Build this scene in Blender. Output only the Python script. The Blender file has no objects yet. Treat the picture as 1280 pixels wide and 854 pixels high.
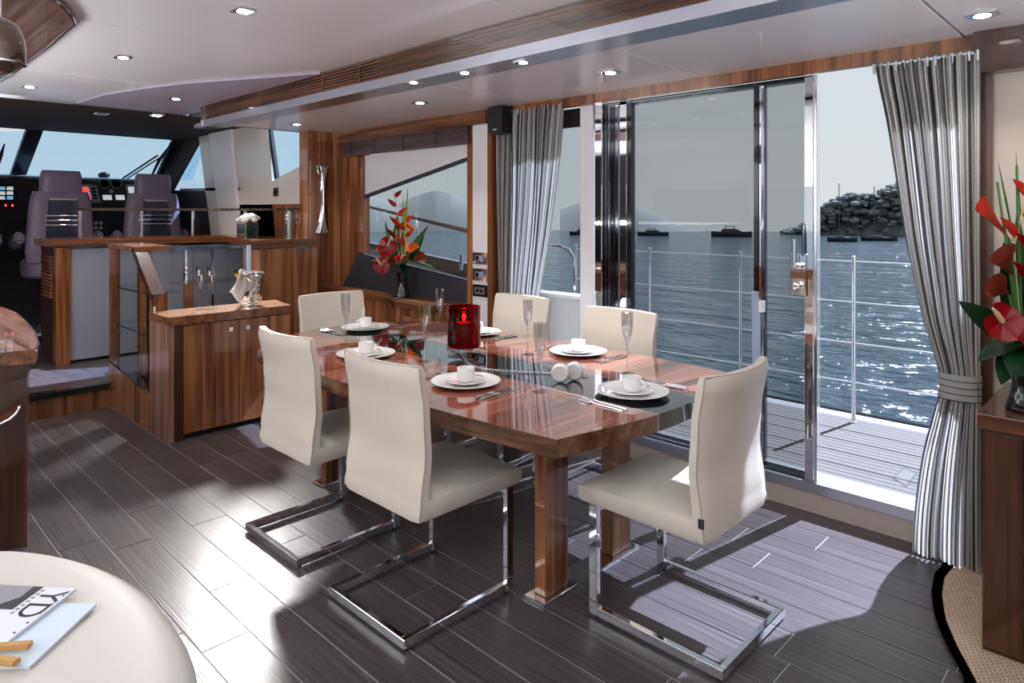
import bpy, bmesh, math, random
from mathutils import Vector, Matrix
PI = math.pi
rnd = random.Random(7)
sc = bpy.context.scene
C = sc.collection

# ---------------------------------------------------------------- camera
HOR, FPX, EYE = 266.0, 845.0, 1.43
YAW = math.atan(820 / 845.0)
cd = bpy.data.cameras.new('camera'); cam = bpy.data.objects.new('camera', cd); C.objects.link(cam)
cam.location = (0, 0, EYE); cam.rotation_euler = (PI / 2, 0, YAW)
cd.sensor_width = 36; cd.lens = FPX / 1280 * 36; cd.shift_y = -(427 - HOR) / 1280
cd.clip_start = 0.05; cd.clip_end = 1000
sc.camera = cam

# ---------------------------------------------------------------- world, sun, large lights, exposure
w = bpy.data.worlds.new('world'); sc.world = w; w.use_nodes = True
wn = w.node_tree.nodes; wl = w.node_tree.links
bg = wn['Background']
tc = wn.new('ShaderNodeTexCoord'); sx = wn.new('ShaderNodeSeparateXYZ'); rp = wn.new('ShaderNodeValToRGB')
wl.new(tc.outputs['Generated'], sx.inputs[0]); wl.new(sx.outputs['Z'], rp.inputs[0]); wl.new(rp.outputs[0], bg.inputs[0])
rp.color_ramp.elements[0].position = 0.0; rp.color_ramp.elements[0].color = (.70, .745, .775, 1)
rp.color_ramp.elements[1].position = 0.5; rp.color_ramp.elements[1].color = (.64, .71, .78, 1)
bg.inputs[1].default_value = 1.0
sd = bpy.data.lights.new('sun', 'SUN'); so = bpy.data.objects.new('sun', sd); C.objects.link(so)
sd.energy = 19.0; sd.angle = 0.012; sd.color = (.70, .79, 1.0)
so.rotation_euler = Vector((.14, .81, 1.0)).to_track_quat('Z', 'Y').to_euler()
def area(name, loc, tgt, sx_, sy_, e, col=(1, 1, 1)):
    d = bpy.data.lights.new(name, 'AREA'); o = bpy.data.objects.new(name, d); C.objects.link(o)
    d.shape = 'RECTANGLE'; d.size = sx_; d.size_y = sy_; d.energy = e; d.color = col
    o.location = loc; o.rotation_euler = (Vector(loc) - Vector(tgt)).to_track_quat('Z', 'Y').to_euler()
    return o
area('aft_fill', (1.6, .6, 1.3), (-3, 1.6, .9), 1.6, 1.0, 5, (1, .85, .72))  # added fill from behind the camera; the aft wall has no window
area('port_fill', (-2.1, -1.6, 1.45), (-3.0, 2.4, 1.25), 1.6, .8, 19, (1, .94, .88))  # added fill lamp standing in front of the unseen port windows
area('ceiling_fill', (.2, -.6, 1.30), (.2, -.59, 2.3), 2.4, 1.6, 100, (.95, .98, 1))  # unseen up-facing fills, added to brighten the ceiling
area('ceiling_fill', (.75, 1.5, 1.30), (.75, 1.51, 2.3), 1.0, 1.6, 44, (.94, .98, 1))
area('ceiling_fill', (-4.6, -.7, 1.30), (-4.6, -.69, 2.3), 1.8, 1.2, 115, (.95, .98, 1))
def spot(name, loc, tgt, e, ang, blend=.5, col=(1, 1, 1), r=.03):
    d = bpy.data.lights.new(name, 'SPOT'); o = bpy.data.objects.new(name, d); C.objects.link(o)
    d.energy = e; d.spot_size = math.radians(ang); d.spot_blend = blend; d.color = col; d.shadow_soft_size = r
    o.location = loc; o.rotation_euler = (Vector(loc) - Vector(tgt)).to_track_quat('Z', 'Y').to_euler()
    return o
spot('helm_side_lamp', (-5.95, 2.66, 2.22), (-3.9, .85, 0), 520, 62, .8, (1, .97, .95), .10)
sc.view_settings.view_transform = 'Standard'; sc.view_settings.look = 'None'
sc.view_settings.gamma = 1; sc.view_settings.use_curve_mapping = False
sc.view_settings.exposure = 0.0
sc.cycles.max_bounces = 10; sc.cycles.transparent_max_bounces = 24; sc.cycles.transmission_bounces = 8
sc.cycles.glossy_bounces = 5; sc.cycles.diffuse_bounces = 4
sc.cycles.sample_clamp_indirect = 6; sc.cycles.caustics_reflective = False; sc.cycles.caustics_refractive = False

# ---------------------------------------------------------------- geometry from pixels of the photograph
LX, LY = -math.sin(YAW), math.cos(YAW); RX, RY = math.cos(YAW), math.sin(YAW)
def ray(u, v):
    a = (u - 640) / FPX; b = (HOR - v) / FPX
    return Vector((LX + RX * a, LY + RY * a, b))
def Pz(u, v, z): r = ray(u, v); t = (z - EYE) / r.z; return Vector((r.x * t, r.y * t, z))
def Px(u, v, x): r = ray(u, v); t = x / r.x; return Vector((x, r.y * t, EYE + r.z * t))
def Py(u, v, y): r = ray(u, v); t = y / r.y; return Vector((r.x * t, y, EYE + r.z * t))
def Pp(u, v, p0, n):
    r = ray(u, v); o = Vector((0, 0, EYE)); n = Vector(n); t = (Vector(p0) - o).dot(n) / r.dot(n); return o + r * t

# ---------------------------------------------------------------- materials
MATS = {}
def mat(name, col=(.8, .8, .8), rough=.5, metal=0, spec=.5, coat=0, trans=0, ior=1.45, emit=None, es=0, sheen=0):
    if name in MATS: return MATS[name]
    m = bpy.data.materials.new(name); m.use_nodes = True; b = m.node_tree.nodes['Principled BSDF']
    b.inputs['Base Color'].default_value = (*col, 1); b.inputs['Roughness'].default_value = rough
    b.inputs['Metallic'].default_value = metal; b.inputs['Specular IOR Level'].default_value = spec
    b.inputs['Coat Weight'].default_value = coat; b.inputs['Coat Roughness'].default_value = .03
    b.inputs['Transmission Weight'].default_value = trans; b.inputs['IOR'].default_value = ior
    b.inputs['Sheen Weight'].default_value = sheen
    if emit: b.inputs['Emission Color'].default_value = (*emit, 1); b.inputs['Emission Strength'].default_value = es
    MATS[name] = m; return m
def nodes(m): return m.node_tree.nodes, m.node_tree.links, m.node_tree.nodes['Principled BSDF']
def wood(name, dark, mid, light, axis='z', rough=.22, coat=.6, scale=1.0, streak=1.0):
    m = mat(name, mid, rough, coat=coat); n, l, b = nodes(m)
    t = n.new('ShaderNodeTexCoord'); mp = n.new('ShaderNodeMapping'); l.new(t.outputs['Object'], mp.inputs[0])
    s = {'z': (11, 11, .55), 'x': (.55, 11, 11), 'y': (11, .55, 11)}[axis]
    mp.inputs['Scale'].default_value = [q * scale for q in s]
    n1 = n.new('ShaderNodeTexNoise'); n1.inputs['Scale'].default_value = 1.0; n1.inputs['Detail'].default_value = 5; n1.inputs['Distortion'].default_value = 1.2
    l.new(mp.outputs[0], n1.inputs['Vector'])
    mp2 = n.new('ShaderNodeMapping'); l.new(t.outputs['Object'], mp2.inputs[0])
    mp2.inputs['Scale'].default_value = [q * scale * (9 if q > 5 else 3) for q in s]
    n2 = n.new('ShaderNodeTexNoise'); n2.inputs['Scale'].default_value = 1.0; n2.inputs['Detail'].default_value = 2
    l.new(mp2.outputs[0], n2.inputs['Vector'])
    mx = n.new('ShaderNodeMath'); mx.operation = 'MULTIPLY_ADD'; mx.inputs[1].default_value = .35 * streak
    l.new(n2.outputs[0], mx.inputs[0]); l.new(n1.outputs[0], mx.inputs[2])
    r = n.new('ShaderNodeValToRGB'); l.new(mx.outputs[0], r.inputs[0])
    e = r.color_ramp.elements; e[0].position = .48; e[0].color = (*dark, 1); e[1].position = .9; e[1].color = (*light, 1)
    q = e.new(.68); q.color = (*mid, 1)
    l.new(r.outputs[0], b.inputs['Base Color'])
    return m
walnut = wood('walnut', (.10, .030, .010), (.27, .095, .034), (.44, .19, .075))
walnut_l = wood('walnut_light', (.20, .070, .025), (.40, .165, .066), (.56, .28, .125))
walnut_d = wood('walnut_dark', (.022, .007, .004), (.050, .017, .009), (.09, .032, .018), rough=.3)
walnut_x = wood('walnut_lengthwise', (.07, .022, .010), (.19, .068, .030), (.33, .14, .066), axis='x')
walnut_y = wood('walnut_crosswise', (.08, .026, .011), (.22, .082, .034), (.36, .155, .07), axis='y')
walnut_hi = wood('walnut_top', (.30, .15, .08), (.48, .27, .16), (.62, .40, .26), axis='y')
table_wood = wood('table_walnut', (.12, .032, .020), (.30, .095, .060), (.47, .19, .13), axis='y', rough=.08, coat=1.0, scale=.8)
table_edge = wood('table_edge_walnut', (.05, .018, .010), (.12, .045, .025), (.22, .10, .06), axis='x', rough=.12, coat=1.0)
slat_wood = wood('slat_walnut', (.035, .014, .008), (.095, .040, .022), (.19, .09, .055), axis='x', rough=.25)
chrome = mat('chrome', (.82, .83, .86), .06, 1)
chrome_d = mat('dark_chrome', (.20, .21, .25), .08, 1)
brushed = mat('brushed_steel', (.52, .53, .57), .32, 1)
black = mat('black_gloss', (.008, .009, .012), .08, coat=.5)
black_m = mat('black_matt', (.012, .012, .014), .6)
blackglass = mat('black_glass', (.006, .008, .012), .03, spec=.8, coat=1)
white = mat('white_paint', (.86, .86, .88), .35)
ceil_m = mat('ceiling_panel', (.76, .74, .765), .30, spec=.4, coat=.25)
beige = mat('beige_panel', (.50, .43, .38), .55)
leather = mat('cream_leather', (.69, .635, .56), .42)
seam = mat('leather_seam', (.42, .36, .30), .6)
china = mat('white_china', (.84, .83, .82), .12, coat=.7)
greyp = mat('grey_lacquer', (.30, .33, .40), .16, coat=.4)
darkpanel = mat('slate_panel', (.035, .038, .048), .45)
helm_dark = mat('helm_dark', (.016, .012, .011), .5)
helm_brown = mat('helm_header', (.045, .032, .026), .65, spec=.2)
aub = mat('aubergine_leather', (.21, .165, .24), .36)
glassy = mat('clear_crystal', (1, 1, 1), .01, trans=1, ior=1.48)
redglass = mat('red_glass', (.42, .003, .008), .02, trans=1, ior=1.3)
wax = mat('red_wax', (.45, .012, .010), .4, emit=(.9, .04, .02), es=.08)
flame = mat('candle_flame', (1, .5, .2), .5, emit=(1, .42, .12), es=25)
lens = mat('lamp_lens', (1, 1, 1), .3, emit=(1, .96, .88), es=9)
cloth = mat('white_linen', (.86, .86, .86), .8)
gold = mat('gold_foil', (.85, .50, .16), .3, 1)
bottle = mat('green_black_bottle', (.01, .015, .008), .06, coat=1)
leaf_m = mat('leaf_green', (.055, .19, .035), .35, coat=.2)
leaf_d = mat('leaf_deep_green', (.014, .060, .022), .3, coat=.3)
leaf_y = mat('leaf_yellow_green', (.35, .42, .06), .4)
red_m = mat('flower_red', (.45, .004, .010), .22, coat=.35)
coral = mat('flower_coral', (.62, .075, .035), .35)
orange = mat('flower_orange', (.75, .20, .03), .4)
maroon = mat('flower_bronze', (.30, .055, .025), .35)
spadix_m = mat('spadix_cream', (.75, .55, .30), .5)
paper = mat('white_paper', (.72, .74, .80), .35)
paper_b = mat('pale_blue_paper', (.60, .70, .80), .35)
ink = mat('black_ink', (.015, .015, .02), .4)
photo_g = mat('grey_print', (.28, .29, .31), .35)
photo_d = mat('dark_print', (.05, .05, .055), .35)
goldwood = mat('golden_wood', (.50, .29, .10), .4)
blind_m = wood('blind_weave', (.035, .022, .024), (.075, .05, .052), (.14, .10, .10), axis='x', rough=.6, coat=0)

def tinted(name, col, gloss=.10, ior=1.45):
    if name in MATS: return MATS[name]
    m = bpy.data.materials.new(name); m.use_nodes = True; n, l = m.node_tree.nodes, m.node_tree.links
    n.remove(n['Principled BSDF']); out = n['Material Output']
    tr = n.new('ShaderNodeBsdfTransparent'); tr.inputs[0].default_value = (*col, 1)
    gl = n.new('ShaderNodeBsdfGlossy'); gl.inputs['Roughness'].default_value = .0
    fr = n.new('ShaderNodeFresnel'); fr.inputs[0].default_value = ior
    ge = n.new('ShaderNodeNewGeometry'); iv = n.new('ShaderNodeMath'); iv.operation = 'SUBTRACT'; iv.inputs[0].default_value = 1; l.new(ge.outputs['Backfacing'], iv.inputs[1])
    mu = n.new('ShaderNodeMath'); mu.operation = 'MULTIPLY'; l.new(fr.outputs[0], mu.inputs[0]); l.new(iv.outputs[0], mu.inputs[1])
    mx = n.new('ShaderNodeMixShader'); l.new(mu.outputs[0], mx.inputs[0]); l.new(tr.outputs[0], mx.inputs[1]); l.new(gl.outputs[0], mx.inputs[2])
    l.new(mx.outputs[0], out.inputs[0]); MATS[name] = m; return m
glass_door = tinted('door_glass', (.685, .695, .69), ior=1.25)
glass_win = tinted('window_glass', (.76, .785, .785), ior=1.25)
glass_helm = tinted('windscreen_glass', (.80, .92, 1.0), ior=1.2)
glass_clear = tinted('clear_glass', (.95, .97, .97), ior=1.4)
crystal = tinted('flute_crystal', (.90, .905, .92), ior=2.7)

# floor: dark ribbed wood-look tile
floor_m = mat('dark_tile', (.06, .05, .05), .3, spec=.6); n, l, b = nodes(floor_m)
t = n.new('ShaderNodeTexCoord'); mp = n.new('ShaderNodeMapping'); l.new(t.outputs['Object'], mp.inputs[0]); mp.inputs['Scale'].default_value = (1.5, 210, 1)
n1 = n.new('ShaderNodeTexNoise'); n1.inputs['Scale'].default_value = 1; n1.inputs['Detail'].default_value = 3; l.new(mp.outputs[0], n1.inputs[0])
r = n.new('ShaderNodeValToRGB'); r.color_ramp.elements[0].position = .35; r.color_ramp.elements[0].color = (.028, .023, .025, 1)
r.color_ramp.elements[1].position = .68; r.color_ramp.elements[1].color = (.12, .10, .105, 1)
l.new(n1.outputs[0], r.inputs[0]); l.new(r.outputs[0], b.inputs['Base Color'])
bp = n.new('ShaderNodeBump'); bp.inputs['Strength'].default_value = .25; bp.inputs['Distance'].default_value = .002; l.new(n1.outputs[0], bp.inputs['Height']); l.new(bp.outputs[0], b.inputs['Normal'])
grout = mat('grout', (.50, .47, .46), .6)
# carpet
carpet_m = mat('beige_loop_carpet', (.5, .38, .28), .9); n, l, b = nodes(carpet_m)
t = n.new('ShaderNodeTexCoord'); mp = n.new('ShaderNodeMapping'); mp.inputs['Scale'].default_value = (1, 1, 1); mp.inputs['Rotation'].default_value = (0, 0, .15); l.new(t.outputs['Object'], mp.inputs[0])
br = n.new('ShaderNodeTexBrick'); br.inputs['Scale'].default_value = 26; br.inputs['Mortar Size'].default_value = .035; br.inputs['Brick Width'].default_value = .42; br.inputs['Row Height'].default_value = .36
br.inputs['Color1'].default_value = (.50, .37, .27, 1); br.inputs['Color2'].default_value = (.60, .46, .35, 1); br.inputs['Mortar'].default_value = (.22, .14, .10, 1)
l.new(mp.outputs[0], br.inputs[0]); l.new(br.outputs[0], b.inputs['Base Color'])
bp = n.new('ShaderNodeBump'); bp.inputs['Strength'].default_value = .6; bp.inputs['Distance'].default_value = .006; bp.invert = True; l.new(br.outputs['Fac'], bp.inputs['Height']); l.new(bp.outputs[0], b.inputs['Normal'])
# curtain
def curtain_mat(name, rep, c1, c2):
    m = mat(name, c1, .42, metal=.35, sheen=.2); n, l, b = nodes(m)
    uv = n.new('ShaderNodeUVMap'); s = n.new('ShaderNodeSeparateXYZ'); l.new(uv.outputs[0], s.inputs[0])
    mu = n.new('ShaderNodeMath'); mu.operation = 'MULTIPLY'; mu.inputs[1].default_value = rep; l.new(s.outputs[0], mu.inputs[0])
    fr = n.new('ShaderNodeMath'); fr.operation = 'FRACT'; l.new(mu.outputs[0], fr.inputs[0])
    r = n.new('ShaderNodeValToRGB'); r.color_ramp.interpolation = 'CONSTANT'; e = r.color_ramp.elements
    e[0].position = 0; e[0].color = (.015, .017, .022, 1); e[1].position = .25; e[1].color = (*c1, 1)
    for p, c in ((.36, c2), (.50, c1), (.60, (.20, .21, .24)), (.70, c1), (.86, c2)):
        q = e.new(p); q.color = (*c, 1)
    l.new(fr.outputs[0], r.inputs[0])
    no = n.new('ShaderNodeTexNoise'); no.inputs['Scale'].default_value = 260; l.new(uv.outputs[0], no.inputs[0])
    mx = n.new('ShaderNodeMix'); mx.data_type = 'RGBA'; mx.blend_type = 'MULTIPLY'; mx.inputs[0].default_value = .35
    l.new(r.outputs[0], mx.inputs[6]); l.new(no.outputs['Color'], mx.inputs[7])
    bc = n.new('ShaderNodeBrightContrast'); bc.inputs[1].default_value = .06; l.new(mx.outputs[2], bc.inputs[0]); l.new(bc.outputs[0], b.inputs['Base Color'])
    # slightly translucent cloth, lit from behind by the daylight
    out = n['Material Output']; tl = n.new('ShaderNodeBsdfTranslucent'); l.new(bc.outputs[0], tl.inputs[0])
    ms = n.new('ShaderNodeMixShader'); ms.inputs[0].default_value = .45
    l.new(b.outputs[0], ms.inputs[1]); l.new(tl.outputs[0], ms.inputs[2]); l.new(ms.outputs[0], out.inputs[0])
    return m
curt_m = curtain_mat('striped_silver_curtain', 21, (.92, .92, .90), (.58, .50, .40))
curt_d = curtain_mat('striped_silver_curtain_small', 18, (.78, .78, .78), (.52, .47, .40))
# hammered steel
hammer = mat('hammered_steel', (.85, .84, .84), .08, 1); n, l, b = nodes(hammer)
t = n.new('ShaderNodeTexCoord'); vo = n.new('ShaderNodeTexVoronoi'); vo.inputs['Scale'].default_value = 75; l.new(t.outputs['Object'], vo.inputs[0])
bp = n.new('ShaderNodeBump'); bp.inputs['Strength'].default_value = .9; bp.inputs['Distance'].default_value = .004; l.new(vo.outputs[0], bp.inputs['Height']); l.new(bp.outputs[0], b.inputs['Normal'])
# sea
sea_m = mat('sea_water', (.030, .048, .062), .10, spec=.6, ior=1.45); n, l, b = nodes(sea_m)
t = n.new('ShaderNodeTexCoord'); hs = []
for s_, d_ in ((.55, 3), (2.6, 4)):
    mp = n.new('ShaderNodeMapping'); mp.inputs['Scale'].default_value = (s_ * .5, s_, 1); mp.inputs['Rotation'].default_value = (0, 0, .75); l.new(t.outputs['Object'], mp.inputs[0])
    no = n.new('ShaderNodeTexNoise'); no.inputs['Scale'].default_value = 1; no.inputs['Detail'].default_value = d_; l.new(mp.outputs[0], no.inputs[0]); hs.append(no)
ad = n.new('ShaderNodeMath'); ad.operation = 'MULTIPLY_ADD'; ad.inputs[1].default_value = .28; l.new(hs[1].outputs[0], ad.inputs[0]); l.new(hs[0].outputs[0], ad.inputs[2])
bp = n.new('ShaderNodeBump'); bp.inputs['Strength'].default_value = 1.0; bp.inputs['Distance'].default_value = 1.1; l.new(ad.outputs[0], bp.inputs['Height']); l.new(bp.outputs[0], b.inputs['Normal'])
hill_m = mat('hill_haze_grey', (.17, .17, .16), 1, spec=0); isl_m = mat('island_haze_grey', (.17, .185, .185), 1, spec=.0)  # distance haze is put into both base greys; the air itself is clear
boat_m = mat('boat_hull_grey', (.045, .055, .065), .5); teak = mat('weathered_teak', (.115, .105, .098), .8)
caulk = mat('black_caulk', (.05, .05, .05), .8); hull_w = mat('white_gelcoat', (.30, .30, .31), .3, coat=.3)

# ---------------------------------------------------------------- mesh builder
class B:
    def __init__(s): s.bm = bmesh.new()
    def face(s, pts):
        vs = [s.bm.verts.new(p) for p in pts]
        try: return s.bm.faces.new(vs)
        except ValueError: return None
    def box(s, x0, x1, y0, y1, z0, z1, bev=0, seg=2):
        t = bmesh.new(); bmesh.ops.create_cube(t, size=1)
        for v in t.verts:
            v.co = Vector(((x0 + x1) / 2 + v.co.x * (x1 - x0), (y0 + y1) / 2 + v.co.y * (y1 - y0), (z0 + z1) / 2 + v.co.z * (z1 - z0)))
        if bev: bmesh.ops.bevel(t, geom=list(t.edges), offset=bev, segments=seg, affect='EDGES', profile=.6)
        s._add(t); return s
    def _add(s, t, M=None):
        if M: bmesh.ops.transform(t, matrix=M, verts=t.verts)
        bmesh.ops.recalc_face_normals(t, faces=t.faces)
        me = bpy.data.meshes.new('tmp'); t.to_mesh(me); t.free(); s.bm.from_mesh(me); bpy.data.meshes.remove(me)
    def prism(s, pts, off, bev=0):
        """solid: polygon of 3-D points extruded by the vector off"""
        t = bmesh.new(); off = Vector(off)
        a = [t.verts.new(Vector(p)) for p in pts]; c = [t.verts.new(Vector(p) + off) for p in pts]
        k = len(pts); t.faces.new(a); t.faces.new(c[::-1])
        for i in range(k): t.faces.new((a[i], c[i], c[(i + 1) % k], a[(i + 1) % k]))
        bmesh.ops.recalc_face_normals(t, faces=t.faces)
        if bev: bmesh.ops.bevel(t, geom=list(t.edges), offset=bev, segments=2, affect='EDGES')
        s._add(t); return s
    def tube(s, path, r, n=10, cap=True, closed=False):
        path = [Vector(p) for p in path]; rs = r if isinstance(r, (list, tuple)) else [r] * len(path)
        t = bmesh.new(); rings = []; up = None
        for i, p in enumerate(path):
            d = (path[min(i + 1, len(path) - 1)] - path[max(i - 1, 0)]).normalized()
            if up is None:
                up = Vector((0, 0, 1)) if abs(d.z) < .9 else Vector((1, 0, 0))
            a = d.cross(up).normalized(); up = a.cross(d).normalized()
            rings.append([t.verts.new(p + (a * math.cos(2 * PI * k / n) + up * math.sin(2 * PI * k / n)) * max(rs[i], 1e-4)) for k in range(n)])
        for q in range(len(rings) - 1):
            for k in range(n): t.faces.new((rings[q][k], rings[q][(k + 1) % n], rings[q + 1][(k + 1) % n], rings[q + 1][k]))
        if cap: t.faces.new(rings[0][::-1]); t.faces.new(rings[-1])
        s._add(t); return s
    def lathe(s, prof, c=(0, 0, 0), n=28, M=None, closed=False, a0=0):
        t = bmesh.new(); rings = []
        for r_, z_ in prof:
            if r_ < 1e-6: rings.append([t.verts.new((0, 0, z_))])
            else: rings.append([t.verts.new((r_ * math.cos(2 * PI * k / n + a0), r_ * math.sin(2 * PI * k / n + a0), z_)) for k in range(n)])
        prs = list(zip(rings, rings[1:])) + ([(rings[-1], rings[0])] if closed else [])
        for A, D in prs:
            for k in range(n):
                if len(A) == 1 and len(D) == 1: continue
                if len(A) == 1: t.faces.new((A[0], D[(k + 1) % n], D[k]))
                elif len(D) == 1: t.faces.new((A[k], A[(k + 1) % n], D[0]))
                else: t.faces.new((A[k], A[(k + 1) % n], D[(k + 1) % n], D[k]))
        T = Matrix.Translation(Vector(c)); s._add(t, T @ M if M else T); return s
    def grid(s, f, nu, nv, thick=0):
        """surface f(u,v) with optional thickness along its normal"""
        t = bmesh.new(); V = [[t.verts.new(f(i / nu, j / nv)) for j in range(nv + 1)] for i in range(nu + 1)]
        for i in range(nu):
            for j in range(nv): t.faces.new((V[i][j], V[i + 1][j], V[i + 1][j + 1], V[i][j + 1]))
        if thick: bmesh.ops.solidify(t, geom=list(t.faces), thickness=thick)
        s._add(t); return s
    def ball(s, c, r, sub=2, sc_=(1, 1, 1)):
        t = bmesh.new(); bmesh.ops.create_icosphere(t, subdivisions=sub, radius=r)
        for v in t.verts: v.co = Vector((v.co.x * sc_[0] + c[0], v.co.y * sc_[1] + c[1], v.co.z * sc_[2] + c[2]))
        s._add(t); return s
    def out(s, name, m, parent=None, smooth=False, loc=None):
        me = bpy.data.meshes.new(name); s.bm.to_mesh(me); s.bm.free(); me.materials.append(m)
        if smooth:
            me.polygons.foreach_set('use_smooth', [True] * len(me.polygons))
            try: me.set_sharp_from_angle(angle=math.radians(38))
            except Exception: pass
        o = bpy.data.objects.new(name, me); C.objects.link(o)
        if parent: o.parent = parent
        if loc is not None: o.location = loc
        return o
def tag(o, label=None, cat=None, group=None, kind=None):
    if label: o['label'] = label
    if cat: o['category'] = cat
    if group: o['group'] = group
    if kind: o['kind'] = kind
    return o
def thing(name, label, cat, loc=(0, 0, 0), rz=0, group=None):
    o = bpy.data.objects.new(name, None); C.objects.link(o); o.empty_display_size = .1
    o.location = loc; o.rotation_euler = (0, 0, rz); return tag(o, label, cat, group)
def struct(o, label=None, cat='structure'): o['kind'] = 'structure'; o['label'] = label or o.name; o['category'] = cat; return o
def sthing(name, label, cat, loc=(0, 0, 0)):
    o = thing(name, label, cat, loc); o['kind'] = 'structure'; return o
def dup(root, loc, rz, label, group=None):
    r = root.copy(); C.objects.link(r); r.location = loc; r.rotation_euler = (0, 0, rz); r['label'] = label
    if group: r['group'] = group
    for ch in list(root.children):
        c = ch.copy(); C.objects.link(c); c.parent = r
        for g in list(ch.children): d = g.copy(); C.objects.link(d); d.parent = c
    return r

# ================================================================ SETTING
WY = 3.31            # inner face of the window wall (starboard)
ZR, ZL = 2.15, 2.30  # ceiling over the table / over the rest
fl = B().box(-5.6, 1.6, -1.7, 3.34, -.08, -.0022).out('floor', grout); struct(fl, 'dark wood-grain tiled saloon floor with pale joints', 'floor')
tile_cache = {}
def add_tiles(x0, x1, y0, y1, z, L_, W_, parent, m, th=.0085, seed=3, gap=.0032, hole=None):
    rr = random.Random(seed); y = y1; k = 0
    while y > y0 + .01:
        yb = max(y - W_, y0); x = x0 - rr.uniform(0, L_) if seed else x0
        while x < x1 - .01:
            xa, xb = max(x, x0), min(x + L_, x1)
            if xb - xa > .03 and not (hole and hole(xa, xb, yb, y)):
                lx, ly = round(xb - xa - gap, 4), round(y - yb - gap, 4); key = (lx, ly, m.name)
                if key in tile_cache: o = bpy.data.objects.new('tile', tile_cache[key]); C.objects.link(o)
                else:
                    o = B().box(-lx / 2, lx / 2, -ly / 2, ly / 2, -th, 0, .0008, 1).out('tile', m); tile_cache[key] = o.data
                o.location = ((xa + xb) / 2, (y + yb) / 2, z); o.parent = parent; k += 1
            x += L_
        y = yb
    return k
add_tiles(-5.6, 0.9, .12, 3.117, 0, .95, .1603, fl, floor_m)
B().box(-5.6, 0.9, 3.1195, 3.31, -.0085, 0).out('border_tile', floor_m, fl)
B().box(-5.6, 1.6, -1.7, .115, -.0085, 0).out('floor_field', floor_m, fl)

# helm platform with a walnut riser and black nosing
pf = B().box(-9.9, -5.62, -1.7, 3.1, -.08, .171).out('floor', grout); struct(pf, 'raised helm platform floor one step up', 'floor')
add_tiles(-7.4, -5.62, .3, 3.0, .174, .60, .30, pf, floor_m, seed=5)
B().box(-9.9, -7.402, -1.7, 3.1, .1655, .174).out('floor_field', floor_m, pf)
B().box(-5.62, -5.600, -1.7, 1.52, -.005, .135).out('riser', walnut, pf)
B().box(-5.66, -5.585, -1.7, 1.52, .135, .178, .003).out('step_nosing', black, pf)

# carpet corner with black binding, lower right
edge = [Pz(1180, 708, 0), Pz(1168, 722, 0), Pz(1164, 745, 0), Pz(1168, 775, 0), Pz(1180, 805, 0), Pz(1205, 854, 0)]
ex = [Vector((-.40, 2.25, 0)), Vector((-.30, 1.9, 0)), Vector((-.25, 1.4, 0))]
rim = [Vector((-.62, 3.305, 0))] + edge + ex
cp = thing('carpet', 'beige loop carpet with curved black binding under the right-hand cabinet', 'carpet', (0, 0, 0))
B().prism([Vector((p.x + .028, p.y, .001)) for p in rim] + [Vector((1.2, 1.4, .001)), Vector((1.2, 3.305, .001))], (0, 0, .012)).out('pile', carpet_m, cp)
bb = B()
bb.grid(lambda u, v: (lambda p: Vector((p.x + .034 * v, p.y, .016)))(rim[min(int(u * (len(rim) - 1)), len(rim) - 2)].lerp(rim[min(int(u * (len(rim) - 1)), len(rim) - 2) + 1], u * (len(rim) - 1) - min(int(u * (len(rim) - 1)), len(rim) - 2))), 36, 1, thick=.015)
bb.out('binding', black_m, cp)

# ceilings
def ceiling_panels(parent, x_cuts, y0, y1, z, m, g=.011):
    for a, c in zip(x_cuts, x_cuts[1:]):
        B().box(a + g / 2, c - g / 2, y0, y1, z, z + .02, .002, 1).out('ceiling_panel', m, parent)
cr = B().box(-5.55, 1.6, 2.36, 3.5, ZR + .015, ZR + .15).out('ceiling', black_m); struct(cr, 'lowered white ceiling above the dining table', 'ceiling')
ceiling_panels(cr, [-5.55, -4.2, -2.95, -1.75, -.60], 2.30, 3.36, ZR, ceil_m)
B().box(-.594, 1.6, 2.30, 3.36, ZR, ZR + .02).out('ceiling_panel', ceil_m, cr)
B().box(-5.57, -5.55, 2.2, 3.5, ZR - .004, ZR + .17).out('edge_strip', brushed, cr)
cl = B().box(-6.25, 1.6, -1.7, 2.34, ZL + .015, ZL + .15).out('ceiling', black_m); struct(cl, 'higher white ceiling over the saloon', 'ceiling')
ceiling_panels(cl, [-6.22, -4.95, -3.52, -2.0, -.5, 1.6], -1.7, 2.3, ZL, ceil_m)
# curved glossy grey panel at the forward end
purple = mat('glossy_mauve_panel', (.40, .37, .46), .38)
cpn = [Pz(95, 128, ZL), Pz(130, 117, ZL), Pz(180, 109, ZL), Pz(235, 102, ZL), Pz(320, 96, ZL), Pz(400, 90, ZL)]
B().prism([Vector((p.x, p.y, ZL - .012)) for p in cpn] + [Vector((-4.6, 2.25, ZL - .012)), Vector((-6.2, 2.25, ZL - .012))], (0, 0, .011)).out('curved_panel', purple, cl)
B().box(-6.235, -6.215, -1.7, 2.3, ZL - .012, ZL + .02).out('edge_strip', chrome, cl)
hc = B().box(-8.6, -6.26, -1.7, 3.15, ZL + .1, ZL + .14).out('ceiling', helm_brown); struct(hc, 'dark helm ceiling behind the header', 'ceiling')

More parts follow.
